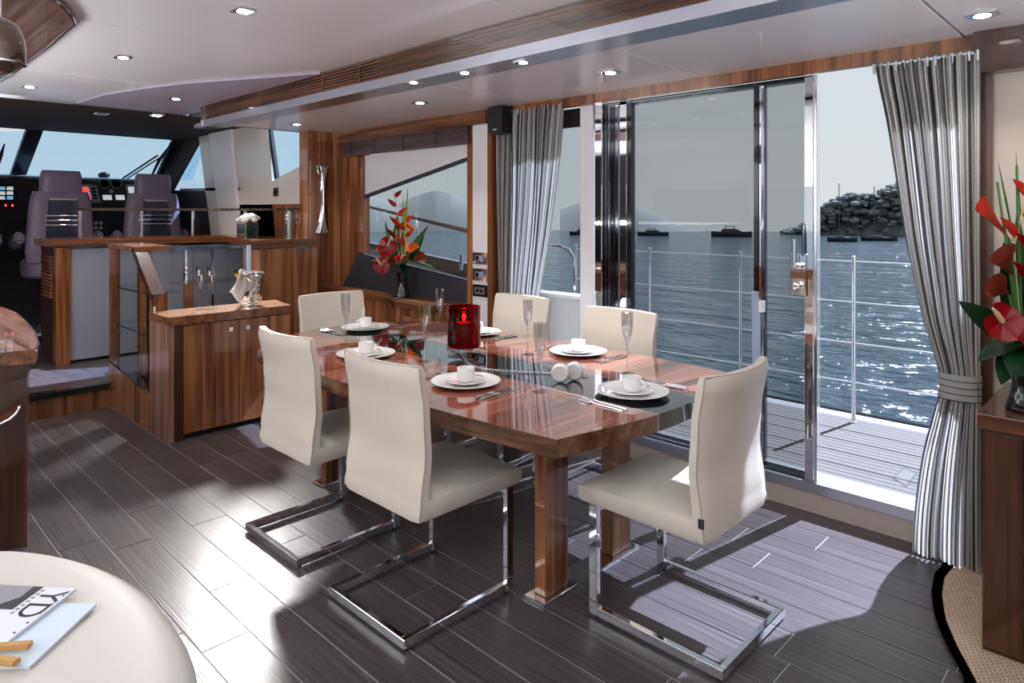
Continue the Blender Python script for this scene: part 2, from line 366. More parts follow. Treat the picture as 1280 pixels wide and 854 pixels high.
# beam between both ceilings: slatted walnut valance above a brushed light trough
bm_ = sthing('trim_1', 'long ceiling beam with slatted walnut valance over a brushed metal light strip', 'trim')
B().prism([(-5.62, 2.19, 2.125), (1.6, 2.22, 2.125), (1.6, 2.37, 2.125), (-5.62, 2.34, 2.125)], (0, 0, .012)).out('beam_underside', brushed, bm_)
B().prism([(-5.62, 2.19, 2.125), (-5.62, 2.175, 2.125), (1.6, 2.205, 2.125), (1.6, 2.22, 2.125)], (0, 0, .052)).out('light_strip', mat('satin_aluminium', (.50, .51, .58), .30, .7), bm_)
B().prism([(-5.62, 2.155, 2.125), (-5.75, 2.17, 2.125), (-5.62, 2.34, 2.125), (-5.55, 2.34, 2.125), (-5.55, 2.19, 2.125)], (0, 0, .03)).out('strip_end', mat('satin_aluminium'), bm_)
for k in range(7):
    z0 = 2.178 + k * .0175; yy = 2.175 + .004 * math.sin(k / 6 * PI) - k * .0005
    B().prism([(-5.60, yy, z0), (1.6, yy + .03, z0), (1.6, yy + .055, z0), (-5.60, yy + .03, z0)], (0, 0, .0125), .002).out('slat', slat_wood, bm_)
B().prism([(-5.60, 2.205, 2.16), (1.6, 2.235, 2.16), (1.6, 2.30, 2.16), (-5.60, 2.30, 2.16)], (0, 0, .15)).out('beam_core', walnut_d, bm_)
for k in range(6):
    xx = -5.35 + k * .40
    B().box(xx, xx + .012, 2.172 + (xx + 5.6) * .0042, 2.20 + (xx + 5.6) * .0042, 2.176, 2.295).out('slat_divider', slat_wood, bm_)
B().box(-5.602, -5.59, 2.16, 2.30, 2.125, 2.30).out('end_trim', chrome, bm_)

B().prism([(-3.2, 2.192, 2.178), (1.6, 2.212, 2.178), (1.6, 2.24, 2.178), (-3.2, 2.22, 2.178)], (0, 0, .12)).out('slat_backing', slat_wood, bm_)
# starboard wall pieces
wr = B().box(-5.38, -5.0, WY, WY + .06, 0, 2.15).out('wall_right', walnut); struct(wr, 'walnut wall left of the flower window', 'wall')
B().box(-5.0, -3.655, WY, WY + .06, 0, .76).out('lower_wall', walnut, wr)
B().box(-5.38, -.54, WY + .0, WY + .04, 2.10, 2.15).out('header', walnut, wr)
B().box(-5.38, -3.42, WY - .05, WY, 2.055, 2.15).out('fascia', walnut_x, wr)
B().box(-3.42, -.54, WY - .035, WY, 2.09, 2.15).out('fascia', walnut, wr)
# fascia right of the opening (deeper)
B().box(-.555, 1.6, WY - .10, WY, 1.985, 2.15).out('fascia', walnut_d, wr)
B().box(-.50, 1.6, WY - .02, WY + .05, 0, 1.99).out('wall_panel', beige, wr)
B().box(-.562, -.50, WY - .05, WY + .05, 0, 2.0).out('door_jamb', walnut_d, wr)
# white pilaster with walnut edges
B().box(-3.655, -3.60, WY - .012, WY + .05, .0, 2.09).out('pilaster_edge', walnut, wr)
B().box(-3.60, -3.44, WY - .008, WY + .05, .0, 2.09).out('pilaster', white, wr)
B().box(-3.44, -3.395, WY - .014, WY + .10, .0, 2.12).out('pilaster_edge', walnut, wr)
# dark recess, sill and wall below the small window
B().box(-3.395, -3.22, WY + .08, WY + .10, 0, 2.12).out('recess', black_m, wr)
B().box(-3.22, -2.60, WY + .10, WY + .14, 0, .875).out('lower_wall', white, wr)
B().box(-3.22, -2.60, WY + .06, WY + .17, .875, .90, .004).out('window_sill', white, wr)
B().box(-2.615, -2.515, WY - .01, WY + .12, 0, 2.09, .004).out('post', white, wr)
# sill below the doors
B().box(-2.515, -.56, WY, WY + .05, 0, .095).out('step_panel', beige, wr)
B().box(-2.515, -.56, WY - .004, WY + .16, .095, .142).out('door_sill', brushed, wr)
# opposite side and aft of the saloon, behind the camera
wl_ = B().box(-5.6, 1.6, -1.76, -1.7, 0, .75).out('wall_left', walnut); struct(wl_, 'low walnut wall under the port windows', 'wall')
B().box(-5.6, 1.6, -1.76, -1.7, 1.75, 2.45).out('upper_wall', white, wl_)
for xx in (-5.6, -3.9, -2.2, -.5, 1.2): B().box(xx, xx + .25, -1.76, -1.7, .75, 1.75).out('mullion', white, wl_)
B().box(-9.9, -5.6, -1.76, -1.7, 0, 2.45).out('helm_wall', helm_dark, wl_)

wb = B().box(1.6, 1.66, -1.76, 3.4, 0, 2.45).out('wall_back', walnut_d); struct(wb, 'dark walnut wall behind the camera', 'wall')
# forward bulkhead with mirrored sconce
wf = B().box(-5.52, -5.38, 2.985, WY + .06, 0, 2.15).out('wall_front', walnut_l); struct(wf, 'walnut bulkhead between saloon and helm', 'wall')
B().box(-5.385, -5.372, 2.99, 3.075, 0, 2.148).out('panel', walnut, wf)
B().box(-5.385, -5.374, 3.08, 3.235, 0, 1.93).out('panel', walnut, wf)
B().box(-5.385, -5.374, 3.08, 3.235, 1.936, 2.06).out('panel', walnut, wf)
B().box(-5.385, -5.36, 3.24, 3.30, 0, 2.148).out('panel', walnut_l, wf)
B().box(-5.376, -5.370, 3.005, 3.009, 1.2, 2.12).out('inlay', chrome, wf)

# ---------------- big window left with flowers
w1 = sthing('window_1', 'fixed side window behind the flower vase', 'window')
B().box(-5.0, -3.655, WY + .03, WY + .036, .9, 2.10).out('pane', glass_win, w1)
pts = [Py(438, 198, WY + .012), Py(590, 176, WY + .012), Py(590, 194, WY + .012), Py(452, 245, WY + .012)]
B().prism(pts, (0, .012, 0)).out('white_gusset', white, w1)
B().prism([Py(452, 245, WY + .01), Py(590, 194, WY + .01), Py(590, 199, WY + .01), Py(456, 248, WY + .01)], (0, .016, 0)).out('gusset_edge', darkpanel, w1)
B().prism([Py(449, 314, WY - .002), Py(455, 318, WY - .002), Py(589, 351, WY - .002), Py(589, 396, WY - .002), Py(425, 362, WY - .002), Py(434, 346, WY - .002)], (0, .03, 0)).out('lower_panel', darkpanel, w1)
# roman blind gathered at the head
bl = thing('roman_blind', 'dark brown roman blind folded up at the head of the flower window', 'blind')
x0, x1 = -5.27, -3.612
B().box(x0, x1, WY - .045, WY - .008, 2.005, 2.055).out('headrail', blind_m, bl)
for k in range(3):
    B().box(x0 + .02, x1, WY - .05 - .006 * k, WY - .038 + .012, 1.925 + .028 * k, 1.958 + .028 * k, .008).out('fold', blind_m, bl)
for xx in (-5.1, -4.75, -4.35, -3.95): B().tube([(xx, WY - .068, 2.05), (xx, WY - .07, 1.915)], .0035, 6).out('cord', black_m, bl)

# small window behind the first curtain
w2 = sthing('window_2', 'narrow side window between curtain and white post', 'window')
B().box(-3.22, -2.60, WY + .12, WY + .126, .90, 2.10).out('pane', glass_win, w2)
B().box(-3.22, -2.60, WY + .09, WY + .13, 1.985, 2.10).out('head_panel', helm_brown, w2)

# ---------------- sliding doors
d1 = sthing('door_1', 'chrome framed sliding glass doors onto the side deck', 'door')
def xb(u, y): return Py(u, 400, y).x
Z0, Z1 = .142, 2.088
def bar(u0, u1, y, th, m, name='door_frame', z0=Z0, z1=Z1):
    return B().box(xb(u0, y), xb(u1, y), y, y + th, z0, z1, .0015, 1).out(name, m, d1)
mirror = mat('mirror_chrome', (.86, .86, .88), .03, 1)
bar(743.5, 752, 3.305, .02, mirror); bar(752, 758, 3.33, .03, black); bar(758.5, 762, 3.34, .02, chrome_d); bar(762, 768, 3.345, .03, black)
bar(768.5, 773, 3.35, .02, chrome_d); bar(774.5, 783, 3.335, .02, mirror); bar(783.5, 789, 3.33, .04, black)
bar(942, 948.5, 3.35, .04, black); bar(949, 951.5, 3.345, .03, mirror); bar(951.8, 956, 3.36, .03, chrome_d)
bar(1005.5, 1016.5, 3.33, .03, mirror); bar(1017, 1021, 3.322, .045, mat('bright_chrome', (.95, .95, .97), .12, 1))
B().box(xb(789, 3.36), xb(942, 3.36), 3.368, 3.374, Z0, Z1).out('pane', glass_door, d1)
B().box(xb(956, 3.36), xb(1005.5, 3.36), 3.352, 3.358, Z0, Z1).out('pane', glass_door, d1)
B().box(-2.51, xb(1018, 3.36), 3.335, 3.40, 2.072, 2.092).out('head_track', black, d1)
for yy in (3.335, 3.36, 3.388): B().box(-2.51, xb(1016, 3.36), yy, yy + .008, .142, .156).out('floor_track', chrome_d, d1)
B().box(-2.51, xb(1016, 3.36), 3.345, 3.41, .1425, .146).out('track_bed', black_m, d1)
# lock
lk = B().box(xb(988.5, 3.32), xb(1008, 3.32), 3.315, 3.332, Py(998, 370, 3.32).z, Py(998, 317, 3.32).z, .004).out('lock_plate', chrome, d1)
cx = (xb(988.5, 3.32) + xb(1008, 3.32)) / 2
B().lathe([(0, .03), (.014, .028), (.020, .018), (.020, 0)], (cx, 3.315, Py(997, 357, 3.32).z), 20, Matrix.Rotation(PI / 2, 4, 'X')).out('lock_knob', chrome, lk, True)
B().lathe([(0, .03), (.014, .028), (.016, .018), (.016, 0)], (cx + .01, 3.315, Py(1003, 332, 3.32).z), 20, Matrix.Rotation(PI / 2, 4, 'X')).out('lock_knob', chrome, lk, True)
B().box(xb(990, 3.29), xb(995, 3.29), 3.285, 3.297, Py(993, 333, 3.29).z, Py(993, 299, 3.29).z, .005).out('handle', chrome, lk)
B().box(xb(1003, 3.32), xb(1006, 3.32), 3.31, 3.32, Py(1004, 320, 3.32).z, Py(1004, 281, 3.32).z, .003).out('handle', chrome_d, lk)
# grey grab handle low on the middle post
B().prism([Py(939, 364, 3.34), Py(947, 364, 3.34), Py(951, 385, 3.34), Py(950, 462, 3.34), Py(940, 465, 3.34)], (0, .02, 0), .003).out('pull_handle', mat('blue_grey_plastic', (.35, .42, .55), .3), d1)
B().box(xb(951, 3.36), xb(957, 3.36), 3.33, 3.36, Py(955, 391, 3.33).z, Py(955, 377, 3.33).z, .002).out('latch', white, d1)

# ---------------- outside: deck, stanchions, sea
dk = B().box(-9, 3, 3.47, 4.80, .0, .088).out('side_deck', caulk); struct(dk, 'teak planked side deck outside the doors', 'deck')
y = 3.475; k = 0
while y < 4.66:
    B().box(-7, 1.5, y, y + .047, .088, .0975, .001, 1).out('plank', teak, dk); y += .052; k += 1
B().box(-7, 1.5, 4.665, 4.78, .088, .099, .002, 1).out('margin_plank', hull_w, dk)
B().prism([(q[0], q[1], .0975) for q in [Pz(1115, 598, .0975), Pz(1130, 584, .0975), Pz(1147, 592, .0975), Pz(1133, 609, .0975)]], (0, 0, .0015)).out('deck_hatch', caulk, dk)
B().prism([(q[0], q[1], .0985) for q in [Pz(1117.5, 598, .0985), Pz(1130, 586.5, .0985), Pz(1144.5, 592.5, .0985), Pz(1132.5, 606.5, .0985)]], (0, 0, .0012)).out('hatch_lid', teak, dk)
rr_ = B().tube([(-7, 4.86, .07), (1.5, 4.86, .07)], .028, 10).out('rubbing_strake', black, dk, True)
B().box(-9, 3, 4.79, 4.84, -2.6, .06).out('hull_side', hull_w, dk)
gr = thing('guard_rail', 'stainless guard rail with stanchions and wires along the deck edge', 'railing')
for xx in (-3.69, -2.94, -2.19, -1.435, -.68, .07):
    st = B().tube([(xx, 4.60, .099), (xx, 4.60, 1.15)], .013, 12).out('stanchion', chrome, gr, True)
    B().lathe([(0, .012), (.02, .012), (.032, .004), (.034, 0)], (xx, 4.60, .0985), 16).out('foot', chrome, st, True)
    B().ball((xx, 4.60, 1.15), .014, 2, (1, 1, .6)).out('cap', chrome, st, True)
for zz in (1.12, .86, .60, .35): B().tube([(-3.69, 4.6, zz), (.07, 4.6, zz)], .0045, 8).out('wire', mat('steel_wire', (.85, .85, .86), .3, .6), gr, True)
# side bulwark seen through the left window
bw = thing('bulwark', 'white bulwark and brown cap rail outside the flower window', 'bulwark')
a_, b_ = Py(430, 301, 4.3), Py(600, 356, 4.3)
B().prism([a_, b_, b_ + Vector((0, 0, -.09)), a_ + Vector((0, 0, -.07))], (0, .08, 0)).out('white_band', hull_w, bw)
B().prism([a_ + Vector((0, 0, -.07)), b_ + Vector((0, 0, -.09)), Vector((b_.x, 4.3, .099)), Vector((a_.x, 4.3, .099))], (0, .08, 0)).out('lower_side', hull_w, bw)
a2, b2 = Py(430, 297, 4.34), Py(600, 333, 4.34)
B().prism([a2, b2, b_ + Vector((0, .04, 0)), a_ + Vector((0, .04, 0))], (0, .06, 0)).out('grey_band', teak, bw)
B().tube([Py(430, 251, 4.5), Py(500, 268, 4.5), Py(600, 292, 4.5)], [.014, .018, .030], 10).out('cap_rail', wood('cap_rail_wood', (.05, .03, .025), (.10, .06, .05), (.2, .14, .12), axis='x'), bw, True)
B().tube([Py(522, 270, 4.5), Py(522, 330, 4.5)], .012, 8).out('rail_post', chrome, bw, True)
B().tube([Py(577, 318, 4.2), Py(577, 338, 4.2)], .02, 8).out('cleat', chrome, bw, True)
hr = thing('boarding_handrail', 'curved chrome handrail outside the narrow window', 'handrail')
B().tube([Py(684, 307, 3.66), Py(700, 308, 3.66), Py(711, 313, 3.66), Py(717, 322, 3.66), Py(719, 334, 3.66), Py(719, 368, 3.66)], .015, 10).out('tube', chrome, hr, True)
ft = Py(719, 369, 3.66); B().lathe([(0, .01), (.03, .008), (.034, 0)], ft, 14).out('foot', chrome, hr, True)
nb = thing('boarding_gate', 'pale grey bulwark door seen below the narrow window', 'gate')
B().box(-3.3, -2.72, 3.62, 3.70, .0975, ft.z - .0005, .004).out('panel', hull_w, nb)
B().box(-3.26, -2.95, 3.612, 3.62, .16, ft.z - .06, .003).out('inset_panel', hull_w, nb)

SEA = -2.9
sea = B()
t_ = bmesh.new(); bmesh.ops.create_circle(t_, cap_ends=True, segments=96, radius=166); sea._add(t_, Matrix.Translation((0, 0, SEA)))
sea = sea.out('sea', sea_m); tag(sea, 'calm blue-grey sea with sun glitter', 'sea', kind='stuff')

def dirpt(u, D, z=-2.9): # point on the compass bearing of image column u, at distance D
    r = ray(u, HOR); return Vector((r.x, r.y, 0)).normalized() * D + Vector((0, 0, z))
def ridge(name, label, cat, u0, u1, D, prof, m, n=60, jag=0, seed=1, dep=12):
    """3-D ridge: front foot, crest, back foot"""
    rr = random.Random(seed); t = bmesh.new(); rows = []
    for i in range(n + 1):
        u = u0 + (u1 - u0) * i / n; f = i / n * (len(prof) - 1); a = min(int(f), len(prof) - 2); v = prof[a] + (prof[a + 1] - prof[a]) * (f - a)
        q = ray(u, HOR); ln = math.hypot(q.x, q.y); h = EYE + (HOR - v) / FPX * (D + dep * .4) / ln
        h += jag * (rr.random() - .5); row = []
        for kd, kh in ((0, 0), (.15, .55), (.4, 1), (.7, .8), (1, 0)):
            p = dirpt(u, D + dep * kd); p.z = -2.9 + (h + 2.9) * kh; 
            if 0 < kh < 1: p.z += jag * (rr.random() - .5)
            row.append(t.verts.new(p))
        rows.append(row)
    for A, D_ in zip(rows, rows[1:]):
        for k in range(4): t.faces.new((A[k], D_[k], D_[k + 1], A[k + 1]))
    b = B(); b._add(t); return tag(b.out(name, m, None, True), label, cat)
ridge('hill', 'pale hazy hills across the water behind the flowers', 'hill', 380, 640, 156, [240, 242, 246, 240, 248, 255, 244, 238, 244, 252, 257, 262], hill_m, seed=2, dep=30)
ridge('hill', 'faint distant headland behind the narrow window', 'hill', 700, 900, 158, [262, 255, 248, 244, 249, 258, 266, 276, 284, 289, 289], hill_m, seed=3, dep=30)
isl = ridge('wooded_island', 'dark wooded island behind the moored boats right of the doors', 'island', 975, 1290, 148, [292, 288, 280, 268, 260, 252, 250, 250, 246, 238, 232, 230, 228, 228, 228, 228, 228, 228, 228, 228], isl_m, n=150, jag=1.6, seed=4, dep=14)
rt = random.Random(5); cw = B(); prof_ = [(978, 291), (1000, 284), (1012, 274), (1022, 262), (1036, 252), (1060, 240), (1085, 243), (1098, 240), (1112, 230), (1135, 222), (1290, 220)]
def crest(u):
    for (a, b), (c, d) in zip(prof_, prof_[1:]):
        if a <= u <= c: return b + (d - b) * (u - a) / (c - a)
    return 222
for k in range(1100):
    u = 980 + (1290 - 980) * rt.random(); v = crest(u) + 1.5 + (abs(rt.gauss(0, .28)) if k % 3 else rt.random()) * (289 - crest(u)) + rt.uniform(-1, 3)
    p = dirpt(u, 146 + rt.random() * 6); q = ray(u, HOR); p.z = max(-2.6, EYE + (HOR - v) / FPX * 149 / math.hypot(q.x, q.y)); r0 = rt.uniform(.35, .85)
    t = bmesh.new(); bmesh.ops.create_icosphere(t, subdivisions=1, radius=r0)
    for w_ in t.verts: w_.co = Vector((w_.co.x * 1.35, w_.co.y * 1.35, w_.co.z * .8)) * rt.uniform(.72, 1.2) + p
    cw._add(t)
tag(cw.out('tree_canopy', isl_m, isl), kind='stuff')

def boat(u0, u1, vw, vt, label, D, masts=(), kind='motor'):
    p0, p1 = dirpt(u0, D), dirpt(u1, D); L = (p1 - p0).length; q = ray((u0 + u1) / 2, HOR); sc_ = D / math.hypot(q.x, q.y) / FPX
    H = (vw - vt) * sc_; ax = (p1 - p0).normalized(); ang = math.atan2(ax.y, ax.x)
    o = thing('moored_boat', label, 'boat', (p0 + p1) / 2, ang, None); W = L * .16
    def hull(u, v):
        x = (u - .5) * L; wd = W * (1 - max(0, (abs(u - .45) - .25) / .55) ** 1.6); a = v * PI
        return Vector((x * (1 + .04 * math.sin(a) * 0), -math.cos(a) * wd, H * .42 - math.sin(a) * H * .5 + (u - .5) ** 2 * H * .25))
    B().grid(hull, 16, 8, thick=.05).out('hull', boat_m, o, True)
    B().box(-L * .47, L * .42, -W * .8, W * .8, H * .36, H * .42).out('deck', boat_m, o)
    if kind == 'motor':
        B().prism([(-L * .28, -W * .55, H * .4), (L * .30, -W * .55, H * .4), (L * .12, -W * .55, H * .72), (-L * .22, -W * .55, H * .72)], (0, W * 1.1, 0)).out('cabin', boat_m, o)
        B().box(-L * .2, L * .1, -W * .5, W * .5, H * .9, H * .96).out('hard_top', boat_m, o)
        for xx in (-L * .15, L * .05): B().box(xx, xx + L * .02, -W * .4, W * .4, H * .7, H * .92).out('support', boat_m, o)
    else:
        B().prism([(-L * .25, -W * .4, H * .4), (L * .15, -W * .4, H * .4), (L * .05, -W * .4, H * .6), (-L * .22, -W * .4, H * .6)], (0, W * .8, 0)).out('cabin', boat_m, o)
    for mx_, vt_ in masts:
        mh = (vw - vt_) * sc_; f = ((mx_ - u0) / (u1 - u0) - .5) * L
        B().tube([(f, 0, H * .35), (f, 0, mh)], .07, 6).out('mast', boat_m, o, True)
    return o
boat(712, 748, 290.5, 281, 'small dark motor boat far off, seen through the gap left of the doors', 132)
boat(797, 836, 290, 280, 'dark motor boat at the left of the middle glass door', 130)
boat(889, 940, 291, 277, 'dark motor cruiser with hard top just left of the middle door post', 128)
boat(1034, 1072, 294, 282, 'moored yacht with bare mast in front of the island, left of the pair', 112, [(1049, 221)], 'sail')
boat(1076, 1122, 291, 280, 'moored yacht with bare mast in front of the island, nearest the curtain', 118, [(1093, 223)], 'sail')

# ================================================================ CURTAINS
def curtain(name, label, left, right, y, pleats, m, amp=.028, nz=34, seed=0, group=None, tie=None):
    """left/right: pixel outlines top to bottom of the hanging cloth"""
    rr = random.Random(seed); ph = [rr.uniform(-.5, .5) for _ in range(pleats + 2)]
    Lp = [Py(u, v, y) for u, v in left]; Rp = [Py(u, v, y) for u, v in right]
    zt, zb = max(Lp[0].z, Rp[0].z), max(.016, min(Lp[-1].z, Rp[-1].z))
    def at(P, z):
        for a, b in zip(P, P[1:]):
            if z <= a.z and z >= b.z: f = (a.z - z) / max(a.z - b.z, 1e-6); return a.x + (b.x - a.x) * f
        return P[-1].x if z < P[-1].z else P[0].x
    def wsm(P, z): return sum(at(P, z + d) for d in (-.06, -.03, 0, .03, .06)) / 5
    W0 = abs(at(Rp, zt) - at(Lp, zt)); me = bpy.data.meshes.new(name); NU = pleats * 10; V = []; F = []; UV = []
    for j in range(nz + 1):
        z = zt + (zb - zt) * j / nz; xl, xr = wsm(Lp, z), wsm(Rp, z); wd = abs(xr - xl); am = amp * (.55 + .45 * min(1, wd / W0)) * (1 - .25 * math.exp(-((zt - z) / .06) ** 2))
        for i in range(NU + 1):
            t = i / NU; k = t * pleats; wob = ph[int(k)] * (1 - k % 1) + ph[min(int(k) + 1, pleats)] * (k % 1)
            s_ = math.sin(2 * PI * k + wob * 1.6 + .35 * math.sin(z * 3 + k))
            V.append((xl + (xr - xl) * t + .006 * math.cos(2 * PI * k) , y + am * s_ + .010 * math.sin(k * 1.3 + z * 2), z))
    for j in range(nz):
        for i in range(NU):
            a = j * (NU + 1) + i; F.append((a, a + 1, a + NU + 2, a + NU + 1)); UV += [(i / NU, j / nz), ((i + 1) / NU, j / nz), ((i + 1) / NU, (j + 1) / nz), (i / NU, (j + 1) / nz)]
    me.from_pydata(V, [], F); u_ = me.uv_layers.new(name='UVMap')
    for k, q in enumerate(UV): u_.data[k].uv = q
    me.materials.append(m); me.polygons.foreach_set('use_smooth', [True] * len(F))
    root = thing(name, label, 'curtain', (0, 0, 0), 0, group)
    o = bpy.data.objects.new('drape', me); C.objects.link(o); o.parent = root
    if tie:
        (ul, vt), (ur, vb) = tie; p, q = Py(ul, vt, y), Py(ur, vb, y); n_ = 4
        xm, wx = (p.x + q.x) / 2, abs(q.x - p.x) / 2; hh = (p.z - q.z) / n_
        tb = None
        for k in range(n_):
            z1_ = p.z - k * hh
            def band(u, v, z1_=z1_):
                a = 2 * PI * u; return Vector((xm + (wx + .004) * math.cos(a), y + (amp + .022) * math.sin(a) * (1 if math.sin(a) < 0 else .8), z1_ - hh * .92 * v))
            bnd = B().grid(band, 40, 1, thick=.003).out('tieback_band', mat('silver_tie', (.72, .70, .66), .45, .1), root, True)
            B().grid(lambda u, v, z1_=z1_: Vector((xm + (wx + .006) * math.cos(2 * PI * u), y + (amp + .024) * math.sin(2 * PI * u) * (1 if math.sin(2 * PI * u) < 0 else .8), z1_ - hh * (.90 + .12 * v))), 40, 1, thick=.002).out('tieback_cord', black_m, bnd)
    # heading: gathered pleat tape
    for k in range(pleats + 1):
        t = k / pleats; x = at(Lp, zt) + (at(Rp, zt) - at(Lp, zt)) * t
        B().box(x - .005, x + .005, y - amp * .5, y + amp * .3, zt - .03, zt + .012, .003).out('heading', brushed, root)
    return root
curtain('curtain', 'tall striped silver curtain tied back at the right side of the open door',
        [(1093, 84), (1108, 150), (1131, 300), (1152, 400), (1176, 468), (1175, 485), (1168, 510), (1153, 560), (1143, 620), (1139, 668), (1140, 745)],
        [(1223, 72), (1223, 300), (1224, 470), (1225, 490), (1225, 560), (1225, 640), (1226, 745)], 3.20, 13, curt_m, .030, tie=((1175, 463), (1226, 503)), seed=3)
curtain('curtain', 'striped silver curtain hanging between wall speaker and narrow window',
        [(641, 140), (641, 250), (638, 340), (636, 400), (634, 440)], [(702, 130), (697, 200), (687, 290), (676, 360), (668, 420), (668, 440)], 3.27, 8, curt_d, .024, seed=8)
curtain('curtain', 'dark gathered curtain in the recess beside the white pilaster',
        [(620, 150), (620, 250), (621, 340), (624, 400), (622, 440)], [(642, 150), (641, 250), (640, 340), (637, 400), (638, 440)], 3.33, 4, curt_d, .018, seed=9, tie=((622, 372), (639, 398)))
# speaker high in the recess
sp = thing('wall_speaker', 'small black loudspeaker high beside the pilaster', 'speaker', (0, 0, 0))
B().box(-3.31, -3.17, 3.17, 3.30, 1.965, 2.145, .008).out('cabinet', black_m, sp)
B().box(-3.25, -3.22, 3.166, 3.171, 1.985, 1.990).out('badge', white, sp)

# switches on the pilaster
for (v0, v1), nm, lb in (((315, 331), 'switch_panel', 'chrome square switch panel, topmost on the white pilaster'), ((335, 352.5), 'touch_panel', 'chrome framed control panel in the middle of the white pilaster'), ((355, 372), 'power_socket', 'black double power socket, lowest on the white pilaster')):
    p, q = Py(592, v0, WY - .008), Py(609.5, v1, WY - .008)
    o = thing(nm, lb, 'switch' if 'socket' not in nm else 'socket', (0, 0, 0))
    B().box(p.x, q.x, WY - .017, WY - .008, q.z, p.z, .002).out('frame', chrome if 'socket' not in nm else black, o)
    dx, dz = (q.x - p.x) * .22, (p.z - q.z) * .25
    if nm == 'power_socket':
        B().box(p.x + dx * .6, q.x - dx * .6, WY - .019, WY - .017, q.z + dz * .8, p.z - dz * .8).out('plate', brushed, o)
        for f in (.36, .64):
            B().lathe([(0, 0), (.012, 0), (.012, .004), (0, .004)], (p.x + (q.x - p.x) * f, WY - .019, (p.z + q.z) / 2), 16, Matrix.Rotation(PI / 2, 4, 'X')).out('outlet', black, o)
    else:
        B().box(p.x + dx, q.x - dx, WY - .020, WY - .017, q.z + dz, p.z - dz).out('display', mat('blue_grey_display', (.35, .42, .55), .15, .3), o)
        B().box(p.x + dx * 1.2, p.x + dx * 2.0, WY - .022, WY - .020, q.z + dz * 1.3, p.z - dz * 1.3).out('button', black, o)

# sconce on the bulkhead
s_ = thing('wall_sconce', 'waisted mirrored chrome sconce on the walnut bulkhead', 'lamp', (0, 0, 0))
xs = -5.372; zc0, zc1 = Px(403, 291, -5.37).z, Px(403, 208, -5.37).z; yc = Px(403, 250, -5.37).y
def waist(z): f = (z - zc0) / (zc1 - zc0) * 2 - 1; return .017 + .052 * abs(f) ** 2.2
N_ = 24
def prof_pts(sg, k=1): return [(xs, yc + sg * waist(zc0 + (zc1 - zc0) * i / N_) * k, zc0 + (zc1 - zc0) * i / N_) for i in range(N_ + 1)]
B().grid(lambda u, v: Vector((xs + .03 * (1 - (2 * u - 1) ** 2) + .004, yc + (2 * u - 1) * waist(zc0 + (zc1 - zc0) * v), zc0 + (zc1 - zc0) * v)), 10, N_, thick=.004).out('reflector', mirror, s_, True)
B().prism([(xs - .001, yc + .01, zc0), (xs - .001, yc + .062, zc0), (xs - .001, yc + .03, (zc0 + zc1) / 2), (xs - .001, yc + .062, zc1), (xs - .001, yc + .01, zc1)], (.012, 0, 0)).out('backplate', black, s_)

# walnut ledge under the flower window
lg = thing('window_ledge', 'walnut ledge cabinet under the flower window', 'cabinet', (0, 0, 0))
zt = .775
outl = [Vector((-5.37, WY - .004, zt)), Vector((-5.37, 3.13, zt))] + [Pz(u, v, zt) for u, v in ((488, 366), (497, 378))] + [Vector((-3.66, 2.965, zt)), Vector((-3.66, WY - .004, zt))]
outl[2] = Vector((-4.42, 3.10, zt)); outl[3] = Vector((-4.10, 2.98, zt))
B().prism(outl, (0, 0, -.045), .004).out('worktop', walnut_x, lg)
inn = [Vector((p.x, p.y + (.02 if p.y < 3.2 else 0), zt - .045)) for p in outl]
B().prism(inn, (0, 0, -(zt - .045 - .06))).out('body', walnut, lg)
B().prism([Vector((p.x, p.y + (.05 if p.y < 3.2 else 0), .06)) for p in outl], (0, 0, -.058)).out('plinth', black_m, lg)
B().prism([Vector((-5.37, 3.13, zt)), Vector((-4.42, 3.10, zt)), Vector((-4.42, 3.115, zt)), Vector((-5.37, 3.145, zt))], (0, 0, .03), .003).out('fiddle_rail', walnut_x, lg)
B().box(-4.0, -3.7, 2.973, 2.984, .2, .68).out('door', walnut_l, lg)

# ================================================================ DOWNLIGHTS
def downlight(x, y, z, label, sz=.052, e=20, lit=True, rz=0):
    o = thing('downlight', label, 'light', (x, y, z), rz, None)
    B().box(-sz, sz, -sz * .8, sz * .8, -.006, 0, .002, 1).out('frame', chrome, o)
    B().lathe([(0, -.009), (sz * .52, -.009), (sz * .58, -.006), (0, -.006)], (0, 0, 0), 20).out('lens', lens if lit else chrome_d, o)
    if lit:
        d = bpy.data.lights.new('downlight_beam', 'SPOT'); l_ = bpy.data.objects.new('downlight_beam', d); C.objects.link(l_)
        d.energy = e; d.spot_size = math.radians(100); d.spot_blend = .8; d.color = (1, .95, .88); d.shadow_soft_size = .03
        l_.parent = o; l_.location = (0, 0, -.02)
for (u, v, zz, lb) in ((304, 13, ZL, 'large downlight nearest the camera in the higher ceiling'), (154, 71, ZL, 'downlight in the higher ceiling, second from the camera'),
                       (37, 108, ZL, 'small downlight in the higher ceiling near the helm at far left'), (220, 123, ZL - .0125, 'downlight in the curved mauve panel'),
                       (517, 102, 2.125, 'first downlight in the metal strip under the beam, farthest from camera'), (581, 90, 2.125, 'middle downlight of the three in the metal strip'),
                       (654, 77, 2.125, 'nearest of the three downlights in the metal strip'), (763, 90, ZR, 'downlight in the lowered ceiling above the dining table'),
                       (525, 128, ZR, 'downlight in the lowered ceiling in front of the flower window'), (371, 155, ZR, 'downlight in the lowered ceiling by the walnut bulkhead'),
                       (1228, 18, ZR, 'downlight in the ceiling above the right-hand cabinet')):
    p = Pz(u, v, zz); downlight(p.x, p.y, zz, lb, .048 if zz != 2.125 else .036)

